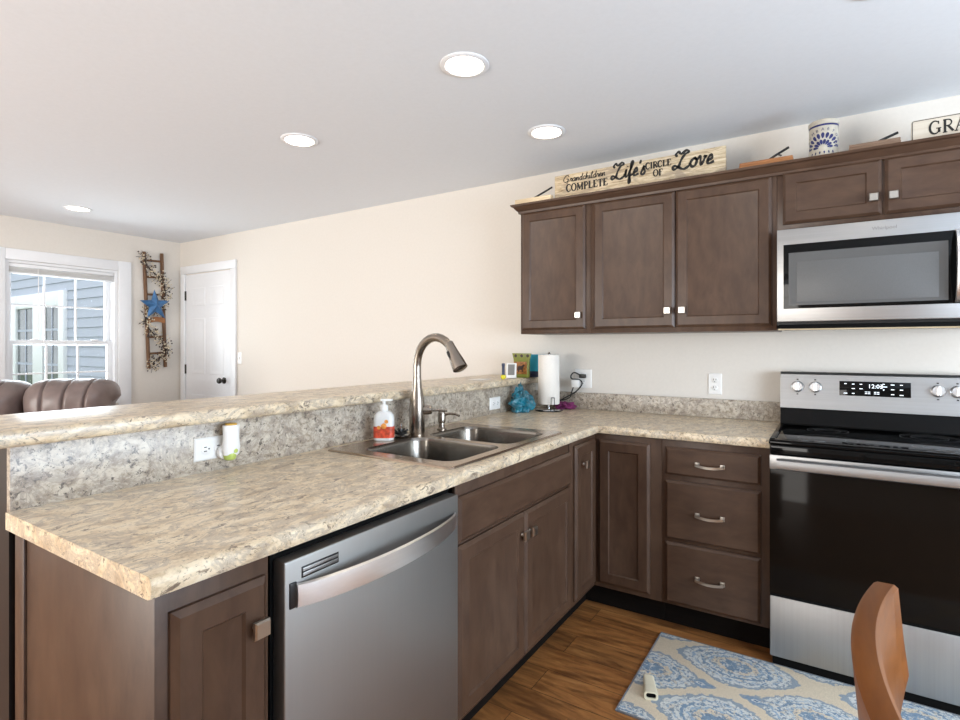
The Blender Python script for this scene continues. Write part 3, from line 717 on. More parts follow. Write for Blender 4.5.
# hand soap bottle
sx_, sy_ = -.566, -1.55
sb = Thing('soap_bottle', 'white pump bottle of hand soap with a red fruit label beside the faucet', 'soap bottle', (sx_, sy_, SZ), rz=.55)
b = bm_(); rings = []
for s, z in ((.86, 0), (.97, .003), (1, .01), (1, .085), (.93, .102), (.70, .114), (.42, .119)):
    rings.append([(x*s, y*s, z) for x, y in rrect(-.041, .041, -.025, .025, .019, 5)])
loft(b, rings); sb.part('bottle', b, M['soap_clear'], local=True)
b = bm_(); loft(b, [[(x, y, z) for x, y in rrect(-.0416, .0416, -.0256, .0256, .0196, 5)] for z in (.012, .058)], True, False, False); lb = sb.part('label', b, M['soap_label'], local=True, label='red fruit label')
b = bm_()
for k, (u, z, r) in enumerate(((.004, .052, .012), (.014, .070, .008), (-.016, .046, .008))):
    lathe(b, [(r, 0), (r*.9, .0008)], (0, 0, 0), seg=14, mat=FR((u, -.0252, z+.008), '-y'))
sb.part('fruit_print', b, M['soap_orange'], parent=lb, local=True)
b = bm_(); lathe(b, [(.016, .117), (.0165, .120), (.0165, .138), (.012, .143), (.0065, .145), (.0065, .158), (.011, .159), (.012, .164), (.009, .167)], seg=20)
rings = [[(-.012+dx, -.011, .160), (-.012+dx, .011, .160), (-.012+dx, .009, .167), (-.012+dx, -.009, .167)] for dx in (.0, .02, .046)]
loft(b, rings); sb.part('pump', b, M['white_plastic'], local=True)

# ================================================================== DISHWASHER
DY0, DY1 = -2.463, -1.822
dw = Thing('dishwasher', 'stainless steel dishwasher with a bowed handle in the peninsula', 'dishwasher', (-.34, -2.14, 0))
b = bm_(); box(b, -.64, -.045, DY0, DY1, .10, .862); dw.part('tub', b, M['gap'])
b = bm_(); box(b, -.044, -.004, DY0+.006, DY1-.004, .115, .850, .004, 3); dr = dw.part('door', b, M['steel_y'])
b = bm_(); rings = []
for k in range(25):
    t = -1+2*k/24; y = -2.138+t*.292; bow = .052*(1-t*t)**.8; hw = .026-.006*max(0, t)**2
    zc_ = .776+.004*t
    x = -.003+bow
    rings.append([(x, y, zc_-hw), (x+.007, y, zc_-hw*.9), (x+.009, y, zc_), (x+.007, y, zc_+hw*.9), (x, y, zc_+hw)])
loft(b, rings); dw.part('handle', b, M['bow_steel'], parent=dr, label='bowed satin steel handle', angle=50)
b = bm_(); box(b, -.005, .000, -2.446, -2.4285, .748, .803, .002); dw.part('handle_end_cap', b, M['black'], parent=dr)
b = bm_(); box(b, -.0055, -.0030, -2.414, -2.309, .803, .828, .001); vt = dw.part('vent_surround', b, M['black'], parent=dr)
b = bm_(); box(b, -.004, -.0015, -2.411, -2.312, .8065, .8145, .001); box(b, -.004, -.0015, -2.411, -2.312, .8175, .8245, .001); dw.part('vent_slat', b, M['steel'], parent=vt)
b = bm_(); box(b, -.12, -.10, DY0+.01, DY1-.01, 0, .10); dw.part('toe_panel', b, M['gap'])

# ================================================================== RANGE
RX0, RX1 = .747, 1.507
rg = Thing('electric_range', 'stainless steel electric range with a black glass oven door', 'stove', ((RX0+RX1)/2, -.36, 0))
b = bm_(); box(b, RX0, RX1, -.655, -.03, .03, .905); rg.part('body', b, M['black'])
b = bm_(); box(b, RX0+.05, RX1-.05, -.62, -.06, 0, .03); rg.part('plinth', b, M['gap'])
b = bm_(); box(b, RX0-.002, RX1+.002, -.69, -.115, .906, .921, .005, 3)
for x0, x1, y0, y1 in ((RX0, RX0+.022, -.685, -.12), (RX1-.022, RX1, -.685, -.12), (RX0, RX1, -.688, -.655), (RX0, RX1, -.14, -.117)): box(b, x0, x1, y0, y1, .921, .926, .003)
ck = rg.part('cooktop', b, M['black_glass'])
for (x, y, r0) in ((RX0+.20, -.53, .105), (RX1-.20, -.53, .085), (RX0+.20, -.26, .08), (RX1-.20, -.26, .10)):
    for r_ in (r0, r0*.62):
        b = bm_(); lathe(b, [(r_-.001, .9212), (r_+.001, .9214)], (x, y, 0), seg=40, cap=False); rg.part('burner_ring', b, M['grey_screen'], parent=ck)
b = bm_(); box(b, RX0+.004, RX1-.004, -.695, -.64, .868, .9055, .004); rg.part('front_lip', b, M['black_glass'])
# oven door
b = bm_(); box(b, RX0+.002, RX1-.002, -.690, -.656, .300, .864, .004, 2); od = rg.part('oven_door', b, M['oven_glass'])
b = bm_(); box(b, RX0+.002, RX1-.002, -.694, -.688, .806, .864, .002); rg.part('door_top_band', b, M['steel'], parent=od, label='stainless band')
b = bm_(); rings = []
for y, z in ((-.722, .812), (-.738, .818), (-.742, .834), (-.738, .850), (-.722, .856), (-.716, .834)):
    rings.append((y, z))
loft(b, [[(x, y, z) for y, z in rings] for x in (RX0+.030, RX1-.030)])
for x in (RX0+.05, RX1-.05): box(b, x-.012, x+.012, -.722, -.690, .820, .848, .003)
rg.part('oven_handle', b, M['steel'], parent=od, label='wide stainless bar handle')
b = bm_(); box(b, RX0+.003, RX1-.003, -.689, -.656, .045, .290, .004, 2); dwr = rg.part('storage_drawer', b, M['steel_v'])
b = bm_(); box(b, RX0+.004, RX1-.004, -.688, -.66, .2905, .2995); rg.part('drawer_gap', b, M['gap'])
b = bm_(); box(b, RX0+.01, RX1-.01, -.670, -.64, .004, .044); rg.part('kick_panel', b, M['gap'])
# back guard
b = bm_(); yz = [(-.118, .921), (-.118, .935), (-.098, .998), (-.112, 1.004), (-.086, 1.168), (-.080, 1.174), (-.03, 1.174), (-.03, .921)]
black = [(-.118, .921), (-.098, 1.000), (-.04, 1.000), (-.04, .921)]
loft(b, [[(x, y, z) for y, z in black] for x in (RX0+.002, RX1-.002)]); rg.part('vent_riser', b, M['black_glass'])
b = bm_(); gd = [(-.112, 1.002), (-.0885, 1.166), (-.083, 1.172), (-.03, 1.172), (-.03, 1.002)]
loft(b, [[(x, y, z) for y, z in gd] for x in (RX0+.001, RX1-.001)]); bgd = rg.part('control_panel', b, M['steel'], smooth=False)
b = bm_(); box(b, RX0, RX1, -.086, -.03, 1.1725, 1.178, .002); rg.part('panel_cap', b, M['black'], parent=bgd)
tilt = math.atan2(.0235, .164)
def gp(x, z):  # frame on the sloping control panel
    y = -.112+(z-1.002)*.0235/.164
    m = FR((x, y, z), '-y'); return m @ Matrix.Rotation(-tilt, 4, 'X')
for x in (.822, .896, 1.355, 1.421):
    b = bm_(); mt = gp(x, 1.106); lathe(b, [(.0265, .0005), (.0265, .004), (.024, .006), (.023, .020), (.021, .023), (.002, .0235)], seg=26, mat=mt)
    k = rg.part('control_knob', b, M['handle_steel'], parent=bgd)
    b = bm_(); t = bm_(); box(t, -.006, .006, -.0225, .0225, .0225, .033, .003); merge(b, t, mt); rg.part('grip', b, M['handle_steel'], parent=k)
    for dz in (-.036, .036): b = bm_(); t = bm_(); box(t, -.004, .004, dz-.0025, dz+.0025, 0, .0006); merge(b, t, mt); rg.part('knob_mark', b, M['gap'], parent=bgd)
b = bm_(); mt = gp(1.128, 1.106); t = bm_(); box(t, -.134, .134, -.034, .034, -.001, .0015, .001); merge(b, t, mt); dp = rg.part('display', b, M['black_glass'], parent=bgd, label='black touch display')
b = bm_(); font_text(b, mt @ Matrix.Translation((-.024, .004, .0018)), '12:03', .026); rg.part('clock_digits', b, M['display'], parent=dp, label='white clock digits')
b = bm_()
for u, v, wd in ((-.11, .022, .010), (-.08, .021, .010), (-.05, .021, .010), (-.08, 0, .012), (-.05, 0, .012), (-.11, -.023, .014), (-.08, -.023, .010), (.035, .024, .008), (.068, .022, .014), (.10, .022, .010), (.068, 0, .012), (.10, 0, .012), (.068, -.022, .012), (.10, -.024, .014), (.035, .012, .026), (.035, -.002, .006)):
    t = bm_(); box(t, u-wd/2, u+wd/2, v-.0016, v+.0016, .0016, .0022); merge(b, t, mt)
for u in (-.024, .010):
    for q in (-.011, .0): t = bm_(); box(t, u+q, u+q+.009, -.023, -.0205, .0016, .0022); merge(b, t, mt); t = bm_(); box(t, u+q, u+q+.009, -.0155, -.013, .0016, .0022); merge(b, t, mt)
rg.part('touch_icons', b, M['display'], parent=dp)

# ================================================================== MICROWAVE
MF = -.40
mw = Thing('microwave', 'stainless over-the-range microwave under the short wall cabinet', 'microwave', (1.13, -.2, 1.40))
b = bm_(); box(b, .752, 1.510, MF+.03, -.005, 1.402, 1.833); mw.part('case', b, M['black'])
b = bm_(); box(b, .754, 1.508, MF, MF+.030, 1.414, 1.829, .004, 2); mo = mw.part('door', b, M['steel'])
b = bm_(); panel(b, FR((.780, MF, 1.472), '-y'), .700, .288, [(0, -.001), (.001, .002), (.004, .003)]); wn = mw.part('window', b, M['black_glass'], parent=mo, label='black glass window')
b = bm_(); panel(b, FR((.800, MF-.0028, 1.486), '-y'), .548, .236, [(0, 0), (.002, .0004), (.010, .0004)]); w2 = mw.part('window_bezel', b, M['grey_screen'], parent=wn)
b = bm_(); panel(b, FR((.832, MF-.0036, 1.500), '-y'), .486, .180, [(0, 0), (.001, .0005)]); mw.part('mesh_screen', b, M['grey_screen2'], parent=wn)
b = bm_(); rings = []
for k in range(15):
    t = -1+2*k/14; z = 1.618+t*.142; y = MF-.004-.040*(1-t*t)**.6
    rings.append([(1.366, y, z), (1.368, y-.010, z), (1.385, y-.014, z), (1.402, y-.010, z), (1.404, y, z)])
loft(b, rings); mw.part('handle', b, M['bow_steel'], parent=mo, label='bowed steel handle')
b = bm_(); font_text(b, FR((1.103, MF-.0006, 1.789), '-y'), 'Whirlpool', .020); mw.part('maker_lettering', b, M['lcd'], parent=mo, label='small dark lettering')
b = bm_(); box(b, .760, 1.502, MF+.02, -.02, 1.385, 1.402, .002); mw.part('underside_grille', b, M['gap'])
b = bm_(); box(b, .756, 1.506, MF+.045, MF+.06, 1.378, 1.3845); mw.part('underside_trim', b, M['paleboard'])

# ================================================================== CEILING LIGHTS
for (x, y, lab) in ((-.268, -1.407, 'recessed ceiling light above the near half of the peninsula, largest of the five'), (-.289, -.618, 'recessed ceiling light close to the wall cabinets'),
                    (-1.465, -1.245, 'recessed ceiling light over the living room side of the bar'), (-4.18, -1.255, 'small distant recessed ceiling light near the left window'), (1.089, -1.132, 'recessed ceiling light cut off by the top edge above the stove')):
    t = Thing('recessed_light', lab, 'ceiling light', (x, y, ZC), 'recessed ceiling lights')
    b = bm_(); lathe(b, [(.098, ZC), (.098, ZC-.003), (.094, ZC-.006), (.078, ZC-.007), (.074, ZC-.003)], (x, y, 0), seg=40, cap=False); t.part('trim_ring', b, M['white'])
    b = bm_(); lathe(b, [(.0745, ZC-.0025), (.06, ZC-.0045), (.01, ZC-.005)], (x, y, 0), seg=40); t.part('diffuser', b, M['lamp'])

# ================================================================== ON TOP OF THE CABINETS
TZ = 2.1505
def board(label, mat, x0, x1, y0, y1, th, rod, extra=None):
    t = Thing('wooden_tray', label, 'tray', ((x0+x1)/2, (y0+y1)/2, TZ), 'trays on the cabinet top')
    b = bm_(); zt = TZ+th*.55
    box(b, x0, x1, y0, y1, TZ, zt, .002); box(b, x0+.001, x1-.001, y0+.001, y0+.012, zt+.0003, TZ+th, .002); box(b, x0+.001, x1-.001, y1-.012, y1-.001, zt+.0003, TZ+th, .002)
    box(b, x0+.001, x0+.012, y0+.0125, y1-.0125, zt+.0003, TZ+th, .002); box(b, x1-.012, x1-.001, y0+.0125, y1-.0125, zt+.0003, TZ+th, .002); t.part('tray_base', b, mat)
    b = bm_(); tube(b, [Vector(p) for p in rod], .0055, 10)
    if extra: tube(b, [Vector(p) for p in extra], .004, 8)
    t.part('rod_handle', b, M['black'], label='black metal rod')
board('pale wooden tray with a black rod at the left end of the cabinet top', M['paleboard'], -.632, -.395, -.345, -.305, .030, [(-.54, -.320, TZ+.022), (-.478, -.318, TZ+.046), (-.398, -.316, TZ+.078)])
board('orange stained wooden tray with a black rod between the long sign and the crock', M['orangeboard'], .592, .815, -.345, -.10, .026, [(.700, -.30, TZ+.024), (.738, -.28, TZ+.055), (.795, -.28, TZ+.084)], [(.748, -.28, TZ+.060), (.765, -.28, TZ+.050)])
board('thin brown wooden tray with a black rod right of the crock', M['brownboard'], 1.025, 1.205, -.34, -.10, .028, [(1.10, -.30, TZ+.020), (1.140, -.28, TZ+.044), (1.20, -.28, TZ+.066)])
sg = Thing('wooden_sign', 'long weathered wooden sign about grandchildren and love on the cabinet top', 'sign', (.07, -.30, TZ), 'signs on the cabinet top')
b = bm_(); box(b, -.390, .527, -.301, -.283, TZ+.0005, TZ+.141, .002); sg.part('board', b, M['signwood'])
b = bm_(); mt = FR((-.390, -.3012, TZ), '-y')
write_script(b, mt, 'Grandchildren', .050, .096, .038, .12, 1.2)
write_serif(b, mt, 'COMPLETE', .072, .042, .040, 1.5, .98)
write_script(b, mt, "Life's", .335, .066, .084, .13, .98)
write_serif(b, mt, 'CIRCLE', .525, .090, .033, 1.5, .96)
write_serif(b, mt, 'OF', .565, .046, .034, 1.5, .96)
write_script(b, mt, 'Love', .660, .062, .090, .13, 1.05)
sg.part('lettering', b, M['ink'], smooth=False, label='black lettering')
s2 = Thing('wooden_sign', 'pale wooden sign with thin black border at the right end of the cabinet top', 'sign', (1.37, -.30, TZ), 'signs on the cabinet top')
b = bm_(); pts = rrect(0, .262, 0, .094, .008, 4); poly_prism(b, pts, FR((1.242, -.295, TZ), '-y'), .012); s2.part('board', b, M['whitewash'])
b = bm_(); mt = FR((1.242, -.3072, TZ), '-y')
o1, o2 = rrect(.002, .260, .002, .092, .008, 4), rrect(.0045, .2575, .0045, .0895, .006, 4)
loft(b, [[mt @ Vector((x, y, 0)) for x, y in o1], [mt @ Vector((x, y, .0008)) for x, y in o1], [mt @ Vector((x, y, .0008)) for x, y in o2], [mt @ Vector((x, y, 0)) for x, y in o2]], True, False, False); s2.part('border', b, M['ink'], label='thin black border')
b = bm_(); write_serif(b, mt, 'GRA', .056, .026, .052, .9, .92); s2.part('lettering', b, M['ink'], smooth=False, label='black lettering')
# stoneware crock
cx_, cy_, cr_ = .932, -.262, .0575
ck = Thing('stoneware_crock', 'grey stoneware crock painted with blue leaves on the cabinet top', 'crock', (cx_, cy_, TZ))
b = bm_(); lathe(b, [(cr_-.004, TZ), (cr_, TZ+.005), (cr_, TZ+.150), (cr_+.003, TZ+.154), (cr_+.003, TZ+.168), (cr_, TZ+.172), (cr_-.006, TZ+.170), (cr_-.007, TZ+.02), (.004, TZ+.018)], (cx_, cy_, 0), seg=48); ck.part('pot', b, M['stoneware'])
def on_cyl(a, z, rr): return Vector((cx_+rr*math.sin(a), cy_-rr*math.cos(a), TZ+z))
b = bm_(); loft(b, [[on_cyl(2*PI*k/48, z, cr_+.0007) for k in range(48)] for z in (.142, .150)], True, False, False); ck.part('rim_stripe', b, M['cobalt'], label='dark blue stripe')
b = bm_()
def petal(a0, z0, ang, ln, wd):
    vs = []
    for k in range(12):
        th = 2*PI*k/12; lx = ln/2*math.cos(th)*(1); ly = wd/2*math.sin(th)*(1+.35*math.cos(th))
        du = lx*math.cos(ang)-ly*math.sin(ang); dz = lx*math.sin(ang)+ly*math.cos(ang)
        vs.append(b.verts.new(on_cyl(a0+du/cr_, z0+dz, cr_+.0008)))
    b.faces.new(vs)
for ring, (rad, n, ln, wd) in enumerate(((.056, 11, .027, .0125), (.027, 8, .024, .011))):
    for k in range(n):
        ang = math.radians(8+164*k/(n-1))
        petal((-.05)/1+rad*math.cos(ang)/cr_*1.05, .042+rad*math.sin(ang), ang, ln, wd)
for k in range(6): petal(-.85+.3*k, .022, PI/2+.3*(k-2.5)/2.5, .013, .006)
ck.part('leaf_painting', b, M['cobalt'], label='blue painted leaves', smooth=False)
b = bm_(); word = 'DUMBARTON'
for i, chh in enumerate(word):
    ang = math.radians(152-124*i/(len(word)-1)); a0 = -.05+.076*math.cos(ang)/cr_*1.0; z0 = .044+.076*math.sin(ang)
    t = bm_(); font_text(t, Matrix.Identity(4), chh, .018)
    rot = ang-PI/2
    for v in t.verts:
        x, y = v.co.x-.006, v.co.y
        u_, z_ = x*math.cos(rot)-y*math.sin(rot), x*math.sin(rot)+y*math.cos(rot)
        v.co = on_cyl(a0+u_/cr_, z0+z_, cr_+.0006+(.0004 if v.co.z > 0 else 0))
    merge(b, t)
ck.part('lettering', b, M['cobalt'], label='blue lettering', smooth=False)

# ================================================================== OUTLETS, SWITCH
def outlet(name, label, mt, ang90=False, sockets=True, blank=False, ng=1):
    o0 = mt @ Vector((0, 0, 0))
    t = Thing(name, label, 'outlet' if name == 'wall_outlet' else 'light switch', o0, 'wall plates')
    w_, h_ = ((.115, .07) if ang90 else (.07*ng, .115))
    b = bm_(); panel(b, mt @ Matrix.Translation((-w_/2, -h_/2, 0)), w_, h_, [(0, 0), (0, .002), (.004, .005)]); pl = t.part('cover_plate', b, M['white_plastic'])
    if blank:
        b = bm_(); q = bm_(); box(q, -.006, .006, -.011, .011, .004, .012, .002); merge(b, q, mt); t.part('toggle', b, M['white_plastic'])
        return t
    for s in (-1, 1):
        c = Matrix.Translation((s*.021, 0, 0)) if ang90 else Matrix.Translation((0, s*.021, 0))
        m2 = mt @ c @ (Matrix.Rotation(PI/2, 4, 'Z') if ang90 else Matrix.Identity(4))
        b = bm_(); lathe(b, [(.0165, .004), (.0165, .0068), (.0155, .0074)], seg=24, mat=m2); rc = t.part('socket', b, M['white_plastic'])
        b = bm_()
        for u in (-.006, .006): q = bm_(); box(q, u-.0013, u+.0013, -.001, .008, .007, .0078); merge(b, q, m2)
        lathe(b, [(.0026, .007), (.0024, .0078)], (0, -.008, 0), seg=10, mat=m2); t.part('slots', b, M['gap'], parent=rc)
    return t
outlet('wall_outlet', 'white outlet lying sideways in the splash panel near the plug-in air freshener', FR((-.6638, -2.222, .988), '+x'), True)
outlet('wall_outlet', 'white outlet in the splash panel right of the faucet', FR((-.6638, -.522, .977), '+x'), True)
outlet('wall_outlet', 'white outlet on the back wall just left of the stove', FR((.428, -.0002, 1.099), '-y'))
outlet('wall_outlet', 'white outlet on the back wall with chargers plugged in', FR((-.334, -.0002, 1.104), '-y'), ng=1.55)
outlet('light_switch', 'white light switch beside the white door', FR((-3.90, -.0002, 1.19), '-y'), blank=True)
# plug-in air freshener
ax, ay, az = -.664+.0078, -2.182, .988
af = Thing('plug_in_air_freshener', 'white plug-in air freshener with green oil on the splash panel outlet', 'air freshener', (ax, ay, az))
b = bm_(); lathe(b, [(.020, 0), (.024, .006), (.024, .018), (.018, .024)], seg=24, mat=FR((ax, ay-.008, az-.015), '+x')); af.part('plug_base', b, M['white_plastic'])
b = bm_(); rings = []
for z, w_, d_ in ((-.030, .014, .010), (-.022, .025, .017), (0, .0285, .020), (.03, .0255, .018), (.062, .0265, .019), (.070, .027, .0195)):
    rings.append([(ax+.032+d_*math.cos(2*PI*k/24), ay+w_*math.sin(2*PI*k/24), az+z) for k in range(24)])
loft(b, rings); bd = af.part('shell', b, M['white_plastic'])
b = bm_(); lathe(b, [(.017, az+.070), (.017, az+.0745), (.010, az+.075)], (ax+.032, ay, 0), seg=20); af.part('vent_cap', b, M['amber'], label='amber vent cap')
b = bm_(); lathe(b, [(.011, az-.040), (.017, az-.036), (.0205, az-.022), (.0195, az-.016)], (ax+.030, ay-.003, 0), seg=20); af.part('oil_vial', b, M['green'], label='lime green oil vial')
b = bm_(); lathe(b, [(.007, .0), (.0065, .003), (.004, .0035)], seg=16, mat=FR((ax+.049, ay+.004, az-.010), '+x')); af.part('dial', b, M['green'])

# ================================================================== COUNTER CORNER ITEMS
tx, ty = -.470, -.212
th = Thing('paper_towel_holder', 'chrome and black paper towel stand in the counter corner', 'paper towel holder', (tx, ty, CZ))
b = bm_(); lathe(b, [(.080, CZ+.0005), (.082, CZ+.004), (.080, CZ+.010), (.074, CZ+.012), (.010, CZ+.014)], (tx, ty, 0), seg=40); th.part('base', b, M['chrome'])
b = bm_(); lathe(b, [(.0815, CZ+.001), (.084, CZ+.004), (.0815, CZ+.008)], (tx, ty, 0), seg=40, cap=False); th.part('base_ring', b, M['black'])
b = bm_(); tube(b, [(tx, ty, CZ+.01), (tx, ty, CZ+.345)], .006, 12); lathe(b, [(.006, CZ+.340), (.010, CZ+.346), (.007, CZ+.352), (.001, CZ+.353)], (tx, ty, 0), seg=14); th.part('spindle', b, M['chrome'])
b = bm_()
for dx in (-.006, .012): tube(b, [(tx+.05+dx*.9, ty-.062+dx*.6, CZ+.008), (tx+.052+dx*.9, ty-.062+dx*.6, CZ+.085)], .0022, 8)
tube(b, [(tx+.0466, ty-.0656, CZ+.085), (tx+.0628, ty-.0548, CZ+.085)], .0022, 8); th.part('tension_arm', b, M['black'])
b = bm_(); lathe(b, [(.022, CZ+.042), (.062, CZ+.042), (.064, CZ+.046), (.064, CZ+.334), (.062, CZ+.338), (.022, CZ+.338), (.020, CZ+.30), (.020, CZ+.05)], (tx, ty, 0), seg=40, cap=False)
rl = solo('paper_towel_roll', 'white paper towel roll upright on the counter corner stand', 'paper towel', b, M['paper'], (tx, ty, CZ+.042), angle=60)
# teal plastic bag
def crumple(c, sx, sy, sz, sub, amp, seed, zmin):
    rnd = random.Random(seed); t = bmesh.new(); bmesh.ops.create_icosphere(t, subdivisions=sub, radius=1)
    dirs = [(Vector((rnd.uniform(-1, 1), rnd.uniform(-1, 1), rnd.uniform(-1, 1))).normalized(), rnd.uniform(2, 6), rnd.uniform(0, 6)) for _ in range(26)]
    for v in t.verts:
        n = v.co.copy(); f = 1+sum(amp*(abs(math.sin(q*n.dot(dv)+ph))-.6) for dv, q, ph in dirs)/5
        v.co = Vector((n.x*sx*f, n.y*sy*f, n.z*sz*f))+Vector(c)
        if v.co.z < zmin: v.co.z = zmin
    return t
b = crumple((-.572, -.362, CZ+.048), .058, .055, .056, 4, .75, 5, CZ+.0008)
t = crumple((-.590, -.366, CZ+.10), .024, .024, .050, 3, .8, 9, CZ+.001); merge(b, t)
solo('plastic_bag', 'crumpled teal plastic bag on the counter left of the paper towels', 'bag', b, M['teal'], (-.575, -.325, CZ), angle=9)
b = crumple((-.425, -.075, CZ+.02), .055, .032, .022, 4, .7, 3, CZ+.0008)
solo('cloth_pouch', 'small magenta cloth bundle on the counter behind the paper towels', 'cloth', b, M['magenta'], (-.40, -.075, CZ), angle=30)
# chargers plugged into the back wall outlet
ch = Thing('phone_charger', 'black and white charger plugs with dangling black cords at the corner outlet', 'charger', (-.325, -.02, 1.1))
b = bm_(); box(b, -.352, -.312, -.034, -.0088, 1.108, 1.132, .004); ch.part('black_plug', b, M['black'])
b = bm_(); box(b, -.385, -.338, -.075, -.034, 1.052, 1.098, .005); ch.part('white_adapter', b, M['white_plastic'], label='white cube adapter')
b = bm_(); tube(b, spline([(-.34, -.03, 1.125), (-.375, -.05, 1.142), (-.395, -.055, 1.12), (-.388, -.05, 1.102), (-.345, -.05, 1.10), (-.325, -.05, 1.085), (-.330, -.05, 1.06), (-.37, -.05, 1.02), (-.43, -.06, .985), (-.47, -.07, .96)], 6), .0042, 8)
tube(b, spline([(-.375, -.055, 1.06), (-.39, -.055, 1.02), (-.40, -.055, .99), (-.44, -.06, .97), (-.50, -.08, .965)], 6), .0035, 8); ch.part('cord', b, M['black'])

# ================================================================== ITEMS ON THE BAR
BZ = 1.1115
g = Thing('snack_bag', 'olive green foil bag with a brown moose picture on the bar end', 'bag', (-.650, -.222, BZ))
b = bm_(); rings = []
for z, w_, d_ in ((0, .100, .030), (.01, .106, .036), (.06, .108, .034), (.105, .112, .020), (.118, .118, .006), (.150, .136, .004)):
    rings.append([(-.650+x, -.222+y, BZ+z) for x, y in rrect(-w_/2, w_/2, -d_/2, d_/2, d_*.48, 4)])
loft(b, rings); bag = g.part('foil_bag', b, M['olive'])
b = bm_(); panel(b, FR((-.694, -.2385, BZ+.022), '-y'), .088, .076, [(0, 0), (.0, .0015), (.002, .002)]); pc = g.part('picture', b, M['picture_dark'], label='brown picture', parent=bag)
b = bm_(); mt = FR((-.694, -.2408, BZ+.022), '-y')
poly_prism(b, [(.020, .030), (.026, .022), (.028, .012), (.033, .012), (.034, .024), (.052, .026), (.055, .012), (.060, .012), (.062, .032), (.068, .046), (.076, .050), (.070, .060), (.060, .056), (.050, .050), (.030, .048)], mt, .0006)
g.part('moose_print', b, M['moose'], parent=pc, smooth=False)
b = bm_()
for u in (-.042, 0, .042): lathe(b, [(.010, 0), (.009, .001)], seg=12, mat=FR((-.650+u, -.2245, BZ+.134), '-y'))
g.part('paw_dots', b, M['moose'], parent=bag)
b = bm_(); box(b, -.665, -.535, -.150, -.075, BZ, BZ+.036, .003); solo('dark_case', 'black case under the cyan box at the bar end', 'case', b, M['navyplastic'], (-.60, -.11, BZ))
b = bm_(); box(b, -.668, -.555, -.145, -.080, BZ+.0362, BZ+.142, .002); solo('cyan_box', 'cyan cardboard box behind the paper towel roll', 'box', b, M['cyan'], (-.61, -.11, BZ+.0362))
f_ = Thing('weather_display', 'white digital display with grey screen leaning beside the green bag', 'display', (-.650, -.355, BZ))
rot = Matrix.Translation((-.650, -.355, BZ)) @ Matrix.Rotation(-.5, 4, 'Z') @ Matrix.Rotation(-.22, 4, 'X')
rot = Matrix.Translation((-.650, -.355, BZ+.001)) @ Matrix.Rotation(.35, 4, 'Z') @ Matrix.Rotation(math.radians(80), 4, 'X')
b = bm_(); t = bm_(); box(t, -.030, .030, 0, .092, -.008, .006, .003); merge(b, t, rot); f_.part('frame', b, M['white_plastic'])
b = bm_(); panel(b, rot @ Matrix.Translation((-.021, .018, .0055)), .042, .066, [(0, 0), (.001, .0012)]); f_.part('screen', b, M['lcd'], label='grey screen')
b = bm_(); t = bm_(); box(t, -.008, .008, .0, .065, -.045, -.040, .001); merge(b, t, Matrix.Translation((0, 0, .0)) @ rot @ Matrix.Rotation(math.radians(18), 4, 'X')); b.free()
ty_ = Thing('toy_flashlight', 'small navy stick with a yellow ball at the bar edge', 'toy', (-.652, -.445, BZ))
b = bm_(); lathe(b, [(.010, BZ+.026), (.0085, BZ+.034), (.0085, BZ+.075), (.010, BZ+.08), (.010, BZ+.092), (.006, BZ+.094)], (-.652, -.445, 0), seg=16); ty_.part('stick', b, M['navyplastic'])
b = bm_(); lathe(b, [(.004, BZ), (.012, BZ+.003), (.0165, BZ+.011), (.0165, BZ+.018), (.011, BZ+.026), (.003, BZ+.029)], (-.652, -.445, 0), seg=20); ty_.part('ball', b, M['yellow'], label='yellow ball')
b = bm_(); box(b, -.78, -.70, -.62, -.50, BZ, BZ+.004, .0015); solo('paper_note', 'small flat white slip of paper on the bar near the toy', 'paper', b, M['paper'], (-.74, -.56, BZ))

# ================================================================== WALL DECORATION
ld = Thing('ladder_decoration', 'narrow rustic wooden ladder hung on the left wall', 'decoration', (XL+.02, -.27, 1.1))
def rail(p0, p1):
    b = bm_(); tube(b, [p0, p1], .017, 10); ld.part('rail', b, M['darkwood'])
LX = XL+.019
def lerp(a, c, t): return tuple(a[i]+(c[i]-a[i])*t for i in range(3))
A0, A1, B0, B1 = (LX, -.381, 2.276), (LX, -.335, 1.075), (LX, -.206, 2.282), (LX, -.168, 1.085)
rail(A0, A1); rail(B0, B1)
for z in (2.19, 2.02, 1.84, 1.40, 1.23):
    t = (2.276-z)/1.2; b = bm_(); tube(b, [lerp(A0, A1, t), lerp(B0, B1, t)], .011, 8); ld.part('rung', b, M['darkwood'])
b = bm_(); t = (2.276-1.565)/1.2; p, q = Vector(lerp(A0, A1, t)), Vector(lerp(B0, B1, t))
rings = []
for k in range(9):
    s = k/8; c = p.lerp(q, s)+Vector((.012, 0, .018*math.sin(PI*s))); rings.append([c+Vector((dx, 0, dz)) for dx, dz in ((-.008, -.026), (.010, -.026), (.010, .026), (-.008, .026))])
loft(b, rings); ld.part('arched_plaque', b, M['orangeboard'])
b = bm_(); cs = Vector((XL+.090, -.300, 1.728)); ring = []
for k in range(10):
    a = PI/2+2*PI*k/10+.05; rr = .165 if k % 2 == 0 else .066; ring.append(cs+Vector((-.012, rr*math.cos(a)*.95, rr*math.sin(a))))
vc = b.verts.new(cs+Vector((.03, 0, 0))); vb = b.verts.new(cs+Vector((-.053, 0, 0))); R = [b.verts.new(p) for p in ring]
for k in range(10): b.faces.new((vc, R[k], R[(k+1) % 10])); b.faces.new((vb, R[(k+1) % 10], R[k]))
solo('barn_star', 'blue five-pointed metal star in front of the wall ladder', 'star', b, M['starblue'], tuple(cs), smooth=False)
